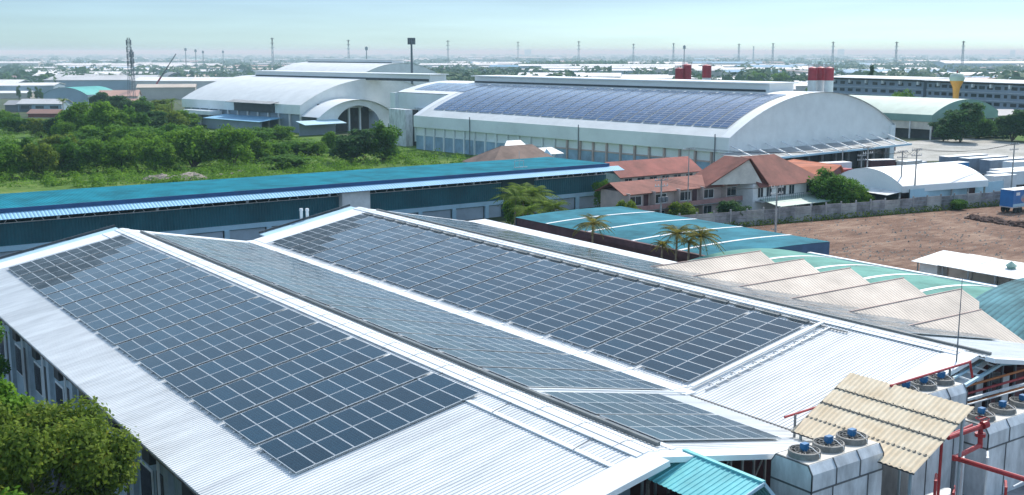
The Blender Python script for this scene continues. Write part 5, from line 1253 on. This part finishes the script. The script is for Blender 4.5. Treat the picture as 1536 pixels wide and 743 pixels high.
for i, (px, pb, w_, h, lb_) in enumerate(((880, 112, 200, 8.5, 'long white roofed factory, lowest of three behind the ridge monitor'), (930, 111, 230, 10.5, 'long white roofed factory, middle one of three behind the ridge monitor'), (900, 108, 240, 11.5, 'long white roofed factory, rear one of three behind the ridge monitor'))):
    fs(px, pb + 8, w_, h, 1.4, 'white', 'blue', lb_, 26)
fs(1090, 112, 60, 5.5, 2.4, 'white', 'blue', 'white vaulted warehouse right of the lone red and white silo', 40, True, -YAW + R(30))
fs(1065, 92, 110, 6, 1.2, 'blue', 'cream', 'long blue roofed warehouse behind the red silos', 22)
fs(1160, 105, 60, 6, 2.0, 'pale grey', 'blue', 'pale warehouse left of the three red topped silos', 30, wins=4)
fs(1495, 108, 140, 11, 2.5, 'white', 'blue', 'big white roofed warehouse with blue wall above the dormitory', 45)
fs(1460, 116, 110, 5, 1.8, 'pale grey', 'cream', 'pale green grey low shed before the big white roofed warehouse', 20, D=720)
fs(1370, 96, 40, 6, 2.2, 'beige', 'cream', 'beige roofed shed above the dormitory roof', 20)
fs(1310, 92, 60, 6, 1.6, 'teal', 'white', 'teal roofed warehouse above the silos in the distance', 24)
fs(655, 108, 50, 5, 2, 'pale grey', 'cream', 'pale roofed house group right of the slim monopole', 18, wins=4)
fs(690, 98, 46, 5, 2, 'white', 'cream', 'white roofed warehouse right of the slim monopole', 20)
fs(1500, 170, 90, 5, 1.6, 'grey', 'white', 'grey roofed house row behind the dark trees', 14, D=410)
for i in range(46):
    D = rnd.uniform(680, 1800); px = rnd.uniform(650, 1580) if i < 30 else rnd.uniform(-20, 270); p = atd(px, 90, D); rf = rnd.choice(['white', 'white', 'white', 'pale grey', 'blue'])
    shed(p, -YAW + R(rnd.uniform(-9, 9)), rnd.uniform(45, 100) * D / 1100, rnd.uniform(22, 40), rnd.uniform(6, 10), rnd.uniform(1.5, 2.6), rf, rnd.choice(('white', 'blue', 'cream')), 'long low warehouse with %s gabled roof in the middle distance of the estate' % rf, False, 'long %s warehouse roofs in the estate' % rf)
for i in range(210):
    D = math.exp(rnd.uniform(math.log(620), math.log(4200))); px = rnd.uniform(-40, 1580)
    if 280 < px < 640 and D < 900: D += 500
    if px > 1225 and D < 640: D += 200
    p = atd(px, 90, D); rf = rnd.choice(['white', 'white', 'white', 'white', 'pale grey', 'pale grey', 'grey', 'beige', 'rusty brown', 'blue', 'teal', 'salmon']); wl_ = rnd.choice(WC)[0]
    v_ = rnd.random() < .2
    shed(p, -YAW + R(rnd.uniform(-14, 14)), min(rnd.uniform(30, 110), D * .07), rnd.uniform(14, 34), rnd.uniform(4, 8), rnd.uniform(.8, 1.8), rf, wl_,
         '%s %s roof small in the hazy estate toward the horizon' % (rf, 'vaulted' if v_ else 'gabled'), v_, '%s roofs in the hazy distance' % rf)
for i, px in enumerate((792, 1262, 1520)):
    D = 5600; p = atd(px, 80, D); t = shed(p, -YAW, rnd.uniform(14, 34), 14, rnd.uniform(30, 42), .6, 'pale grey', 'blue', 'faint tower block on the hazy skyline', False, 'faint tower blocks', 'tower_block', 'tower block')

# ---------------------------------------------------------------- plant yard at the front right
dk = thing('equipment_deck', 'stained concrete deck carrying the cooling units', 'platform', (48, 29, 0))
MB().box(33.5, 70, 20, 33.2, 2.7, 3.0).build('slab', CONCD, dk)
for x in (35, 42, 49, 56, 63): MB().box(x, x + .5, 20.5, 21, 0, 2.7).build('column', CONC, dk)
def cooler(label, x0, x1, y0, y1, zt, zb=3.0, nf=3):
    t = thing('cooling_unit', label, 'cooling unit', ((x0 + x1) / 2, (y0 + y1) / 2, zb), 0, 'rooftop style cooling units with blue motors')
    c, dz = .24, .38; Y0, Y1 = y0 - c, y1 + c
    prof = [(Y0, zb), (Y0, zt - dz), (y0, zt), (y1, zt), (Y1, zt - dz), (Y1, zb)]
    v = [(x, y, z) for x in (x0, x1) for y, z in prof]; n = 6
    mb = MB().raw(v, [(i, i + 1, n + i + 1, n + i) for i in range(5)] + [(5, 4, 3, 2, 1, 0), (6, 7, 8, 9, 10, 11)]); mb.build('casing', GALV, t)
    MB().box(x0 + .06, x1 - .06, y0 + .03, y1 - .03, zt + .004, zt + .03).build('top_deck', CREAM, t)
    mb = MB(); zs = zt - 1.15
    mb.box(x0 - .02, x1 + .02, Y0 - .025, Y0 + .02, zs - .05, zs + .03).box(x0 - .025, x0 + .02, Y0, Y1, zs - .05, zs + .03)
    for k in range(nf + 1):
        x = x0 + (x1 - x0) * k / nf; w_ = .045
        mb.bar((x, Y0 - .01, zs), (x, Y0 - .01, zt - dz), w_, .05); mb.bar((x, Y0 - .01, zt - dz), (x, y0, zt + .015), w_, .05)
    for k in range(1, 3): x = x0 + (x1 - x0) * (k - .42) / 2; mb.bar((x, Y0 - .01, zb), (x, Y0 - .01, zs), .05)
    mb.bar((x0, Y0, zb), (x0, Y0, zt - dz), .05); mb.bar((x0, y0, zt), (x0, y1, zt), .05); mb.bar((x0, y1, zt + .01), (x1, y1, zt + .01), .05); mb.bar((x0, Y1, zt - dz), (x0, y1, zt), .04); mb.bar((x0, Y0, zt - dz), (x0, y0, zt), .05)
    mb.build('seam_frame', SEAM, t)
    r = min((y1 - y0) * .42, (x1 - x0) / nf * .44)
    for k in range(nf):
        cx, cy = x0 + (x1 - x0) * (k + .5) / nf, (y0 + y1) / 2
        f = MB().lathe((cx, cy, zt), [(r * 1.0, .03), (r * .98, .30), (r * .88, .32), (r * .88, .06)], 28)
        for q in (.35, .6, .8):
            ring = [(cx + r * q * math.cos(i * math.pi / 10), cy + r * q * math.sin(i * math.pi / 10), zt + .29) for i in range(21)]
            for a, b in zip(ring, ring[1:]): f.bar(a, b, .018)
        for i in range(8): f.bar((cx, cy, zt + .3), (cx + r * .95 * math.cos(i * .785), cy + r * .95 * math.sin(i * .785), zt + .3), .028)
        fo = f.build('fan', SHROUD, t)
        b_ = MB()
        for i in range(5): a = i * 1.2566; b_.face([(cx + .08 * math.cos(a - .8), cy + .08 * math.sin(a - .8), zt + .1), (cx + r * .85 * math.cos(a), cy + r * .85 * math.sin(a), zt + .1), (cx + r * .85 * math.cos(a + .7), cy + r * .85 * math.sin(a + .7), zt + .2), (cx + .08 * math.cos(a + .8), cy + .08 * math.sin(a + .8), zt + .2)])
        b_.build('blade', DARKM, fo)
        MB().cone((cx, cy, zt + .25), (cx, cy, zt + .52), .15, .15, 14).box(cx - .17, cx + .17, cy - .13, cy + .13, zt + .34, zt + .6).build('motor', MOTOR, fo)
        w_ = MB(); pts = [(cx + .1, cy - .05, zt + .5), (cx + .14, cy - r * .5, zt + .42), (cx + .12, cy - r * 1.02, zt + .25), (cx + .14, cy - r * 1.08, zt + .05)]
        for a, b in zip(pts, pts[1:]): w_.bar(a, b, .025)
        w_.build('motor_cable', WHTS, fo)
    return t
za = 8.2; a0, a1, a2 = at(1163.7, 681, za), at(1209.3, 700.2, za), at(1317.8, 664.7, za)
cooler('grey cooling unit standing in front of the tan sheet canopy, next to the turquoise roof', a0.x, a2.x, a1.y, a0.y, za)
cooler('grey cooling unit half hidden behind the tan sheet canopy, under the white roof verge', 47.0, 51.5, 31.95, 33.6, 9.0)
cooler('grey cooling unit at the right edge beside the red pipe bend', 51.75, 57.6, 30.75, 32.4, 7.0, 3.0)
# tan canopy
q = [at(1278.5, 565, 9.6), at(1185.5, 643, 7.5), at(1367, 712, 7.5), at(1460, 616, 9.6)]
xl, xh, ya, yb = (q[1].x + q[2].x) / 2, (q[0].x + q[3].x) / 2, (q[2].y + q[3].y) / 2, (q[0].y + q[1].y) / 2
tc_ = thing('sheet_canopy', 'open canopy of tan corrugated sheets between the cooling units', 'canopy', ((xl + xh) / 2, (ya + yb) / 2, 3.0))
sl_ = Vector((xh - xl, 0, 2.1)); L = sl_.length; su = sl_.normalized()
nrows = 4
for k in range(nrows):
    mb = MB(); o = Vector((xl, ya, 7.5)) + su * (L * k / nrows) + Vector((0, 0, .03 * k)); w_ = L / nrows + .12
    pts = []; npt = int((yb - ya) / .28) * 6
    for i in range(npt + 1):
        y = ya + (yb - ya) * i / npt; pts.append((y, .02 * math.sin(2 * math.pi * i / 6)))
    v = []
    jit = rnd.uniform(-.03, .03)
    for y, z in pts: v += [(o.x + jit, y, o.z + z), (o.x + su.x * w_ + jit, y, o.z + su.z * w_ + z)]
    mb.raw(v, [(2 * i, 2 * i + 1, 2 * i + 3, 2 * i + 2) for i in range(len(pts) - 1)])
    mb.build('roof_sheet', mat('old_tan_sheet', (0.90, 0.75, 0.54), .85, 0, .16, 1.1, col2=(0.74, 0.57, 0.37)) if 'old_tan_sheet' not in MATS else MATS['old_tan_sheet'], tc_)
    e = o + su * .06
    MB().box(o.x - .03, o.x + .02, ya, yb, o.z - .075, o.z - .02).build('purlin', DARKM, tc_)
    mb = MB(); y = ya + .2
    mb.bar((o.x + .05, ya, o.z + .0), (o.x + .05, yb, o.z + .0), .02)
    while y < yb: mb.box(o.x + .06, o.x + .09, y, y + .035, o.z + .015, o.z + .045); y += .56
    mb.build('sheet_hook', DARKM, tc_)
for x, z in ((xl + .25, 7.45), (xh - .25, 9.4)):
    for y in (ya + .35, (ya + yb) / 2, yb - .4): MB().bar((x, y, 3.0), (x, y, z), .1).build('post', mat('post_blue_grey', (.3, .38, .42), .5, .2) if 'post_blue_grey' not in MATS else MATS['post_blue_grey'], tc_)
# turquoise roofed shelter
r0, r1, lo0 = at(1026, 676, 9.0), at(1147.6, 724, 9.0), at(972, 719.5, 8.35)
tq = thing('turquoise_shelter', 'small shelter under a turquoise corrugated gable roof beside the white verge', 'shelter', (r0.x, (r0.y + r1.y) / 2, 3.0))
run = r0.x - lo0.x; ln = r0.y - r1.y
for sg, nm in ((-1, 'a'), (1, 'b')):
    fall = .65 if sg < 0 else 1.6; run2 = run if sg < 0 else 1.5
    mb = MB(); d = Vector((sg * run2, 0, -fall)); ribs(mb, (r0.x, r1.y, 9.0), d, (0, 1, 0), d.length, ln, .28, .035)
    mb.build('roof', mat('turquoise_paint', (0.17, 0.56, 0.58), .5, 0, .1, .8) if 'turquoise_paint' not in MATS else MATS['turquoise_paint'], tq)
    MB().bar((r0.x, r1.y - .03, 8.97), (r0.x + sg * run2 * 1.02, r1.y - .03, 8.95 - fall * 1.02), .06, .14).build('barge_board', LBLUE, tq)
MB().box(r0.x - .1, r0.x + .1, r1.y, r0.y, 9.0, 9.08).build('ridge_flashing', MATS['turquoise_paint'], tq)
for sx in (-1,):
    for y in (r1.y + .15, r0.y - .15): MB().bar((r0.x + sx * (run - .2), y, 3.0), (r0.x + sx * (run - .2), y, 8.35), .12).build('post', MATS['rusty_gutter'], tq)
MB().box(r0.x - run + .4, r0.x + 1.2, r1.y + .5, r0.y - .3, 3, 7.4).build('inner_wall', MAROON, tq)
# lower white eave strip along the front of the first roof
mb = MB(); mb.slab((18, 30.9, zroof(18, XR1) - 1.1), (29.2, 30.9, zroof(29.2, XR1) - 1.1), (29.2, 31.6, zroof(29.2, XR1) - .95), (18, 31.6, zroof(18, XR1) - .95), .12); mb.build('lower_eave', WT, fac)
mb = MB(); mb.face([(18, 31.7, 0), (29.4, 31.7, 0), (29.4, 31.7, zroof(29.4, XR1) - 1.2), (18, 31.7, zroof(18, XR1) - 1.2)]); mb.build('front_wall', WALLB, fac)
# red pipework
def pipe(label, pts, r, m=REDP, posts=(), name='red_pipe', zb=3.0):
    t = thing(name, label, 'pipe', tuple(pts[0])); MB().tube(pts, r, 10).build('pipe_run', m, t)
    for p in posts: MB().bar((p[0], p[1], zb), (p[0], p[1], p[2]), .09).build('support_post', STEEL, t)
    return t
z = 7.2; e0, e1 = at(1432, 687, z), at(1560, 726, z)
x1 = at(1470, 668, z); v0 = Vector((x1.x, x1.y, z)); v1 = Vector((x1.x - .02, x1.y + .02, z + .95)); v2 = atd(1420, 655, math.hypot(v1.x, v1.y) - 1.5); v2 = Vector((v1.x - 2.6, v1.y + .05, z + .9))
t = pipe('thick red pipe with a sharp bend running out in front of the right cooling unit', [e1, Vector((e1.x, e0.y, z)) if False else e0, v0, v1, v2], .12)
MB().cone(v1 + Vector((0, 0, -.5)), v1 + Vector((0, 0, -.34)), .26, .26, 14).cone(v1 + Vector((.05, -.05, .05)), v1 + Vector((.35, -.1, .1)), .2, .2, 12).build('valve', REDP, t)
MB().lathe((v1.x + .1, v1.y, v1.z + .35), [(.3, 0), (.33, .03), (.3, .06)], 16).bar((v1.x - .2, v1.y, v1.z + .38), (v1.x + .4, v1.y, v1.z + .38), .04).build('hand_wheel', REDP, t)
MB().bar((e0.x, e0.y, 3), (e0.x, e0.y, z), .1).build('support_post', STEEL, t)
g0_, g1_, g2_ = at(1413, 735, 5.2), None, None
t = pipe('slender red pipe frame rising beside the canopy corner', [Vector((*at(1413, 658, 8.0).xy, 3.0)), at(1413, 658, 8.0), at(1458, 638, 8.0)], .07)
l0, l1 = at(1177, 626, 8.25), at(1222, 611, 8.25)
pipe('thin red handrail pipe at the low corner of the tan canopy', [l0, l1 + Vector((1.2, 0, 0))], .06, REDP, (at(1193, 622, 8.25),), zb=6.4)
k0, k1 = at(1336, 579, 9.7), at(1455, 543, 9.7)
pipe('long red pipe running behind the half hidden cooling unit with an upturned end', [k0, k1, k1 + Vector((.3, -.02, -.9))], .065, REDP, (Vector((k1.x - 1.8, k1.y, 9.6)),), zb=8.0)
pr_ = thing('pipe_rack', 'steel pipe rack with maroon boxes and orange pipes at the right edge', 'pipe rack', (58, 33, 3))
w0, w1, w2 = at(1447, 579, 8.3), at(1502, 546, 8.3), at(1560, 543, 8.3)
MB().bar(w0, w1, .16).bar(w1, w2, .16).bar(w0 + Vector((0, .7, .25)), w1 + Vector((-.6, .6, .2)), .12).build('white_beam', LBLUE, pr_)
for k in range(4): a = w0.lerp(w1, .2 + .22 * k); MB().bar(a, a + Vector((-.5, .75, .25)), .09).build('rung', WT, pr_)
for k in range(6):
    x = 54.2 + 1.35 * k; MB().bar((x, 34.6, 3), (x, 34.6, 8.3), .12).build('post', STEEL, pr_)
    MB().box(x + .2, x + 1.0, 34.7, 35.5, 4.6 + .4 * (k % 2), 7.0 + .3 * (k % 3)).build('wall_box', MAROON if k % 2 else GALV, pr_)
for j, (z, m, y) in enumerate(((7.7, ORANP, 34.1), (7.35, REDP, 33.9), (6.6, ORANP, 34.2), (6.1, REDP, 33.8))): MB().tube([Vector((53.5, y, z)), Vector((63, y - .6, z + .25))], .07, 8).build('pipe', m, pr_)
b0, b1 = at(1405, 612, 7.6), at(1560, 570, 7.6)
MB().bar(b0, b1, .13).bar(b0 + Vector((0, -.35, -.1)), b1 + Vector((0, -.35, -.1)), .06).build('long_beam', GALV, pr_)
for k in range(3): MB().tube([Vector((52.5 + .8 * k, 29.4 - .25 * k, 4.0 + .55 * k)), Vector((61, 29.9 - .25 * k, 4.2 + .55 * k))], .05, 8).build('pipe', GALV, pr_)
lr = thing('lean_to_sheet', 'small white lean to roof sheet below the white verge of second roof', 'roof sheet', (53, 35, 3))
MB().slab(at(1410, 566, 8.3), at(1446, 577, 8.0), at(1489, 538, 8.6), at(1454, 528, 8.75), .05).build('sheet', W8, lr)
for p in (at(1446, 577, 8.0), at(1489, 538, 8.6)): MB().bar((p.x, p.y, 3), (p.x, p.y, p.z), .1).build('post', STEEL, lr)
tk = thing('pressure_tank', 'dark horizontal pressure tank in the shade under the tan canopy', 'tank', (46, 30, 3))
MB().cone((43.6, 29.6, 4.5), (47.2, 29.6, 4.5), .6, .6, 18).cone((43.3, 29.6, 4.5), (43.6, 29.6, 4.5), .3, .6, 18).cone((47.2, 29.6, 4.5), (47.5, 29.6, 4.5), .6, .3, 18).build('shell', GALV, tk)
for x in (44.3, 46.5): MB().box(x, x + .25, 29.1, 30.1, 3.0, 4.1).build('saddle', CONC, tk)
for i, (x, y, zt, m, lb_) in enumerate(((44.4, 28.6, 6.4, REDP, 'upright red riser pipe under the canopy beside the pressure tank'), (45.6, 28.4, 5.6, REDP, 'shorter red riser pipe under the canopy'), (47.0, 28.9, 6.8, GALV, 'grey riser pipe beside the red risers under the canopy'), (49.6, 29.2, 6.2, GALV, 'pale riser pipe beside the red pipe bend'), (50.6, 28.7, 4.6, REDP, 'short red riser pipe near the right cooling unit'))):
    pipe(lb_, [Vector((x, y, 3.0)), Vector((x, y, zt)), Vector((x + .8, y + .5, zt + .02))], .07, m, name='riser_pipe')
    MB
for i, (x, y, m, s, lb_) in enumerate(((43.9, 28.5, GALV, .45, 'small grey pump left of the red riser'), (46.4, 27.9, MOTOR, .4, 'small blue pump between red risers'), (48.7, 28.8, GALV, .45, 'small grey pump by pale riser pipe'), (45.2, 27.4, TURQ, .4, 'small green pump at the deck front'))):
    t = thing('pump', lb_, 'pump', (x, y, 3.0)); MB().cone((x - s, y, 3.45), (x + s * .3, y, 3.45), .24, .24, 14).cone((x + s * .3, y, 3.45), (x + s * .7, y, 3.45), .32, .2, 14).build('motor', m, t)
    MB().box(x - s, x + s, y - .25, y + .25, 3.0, 3.2).build('base', CONC, t)
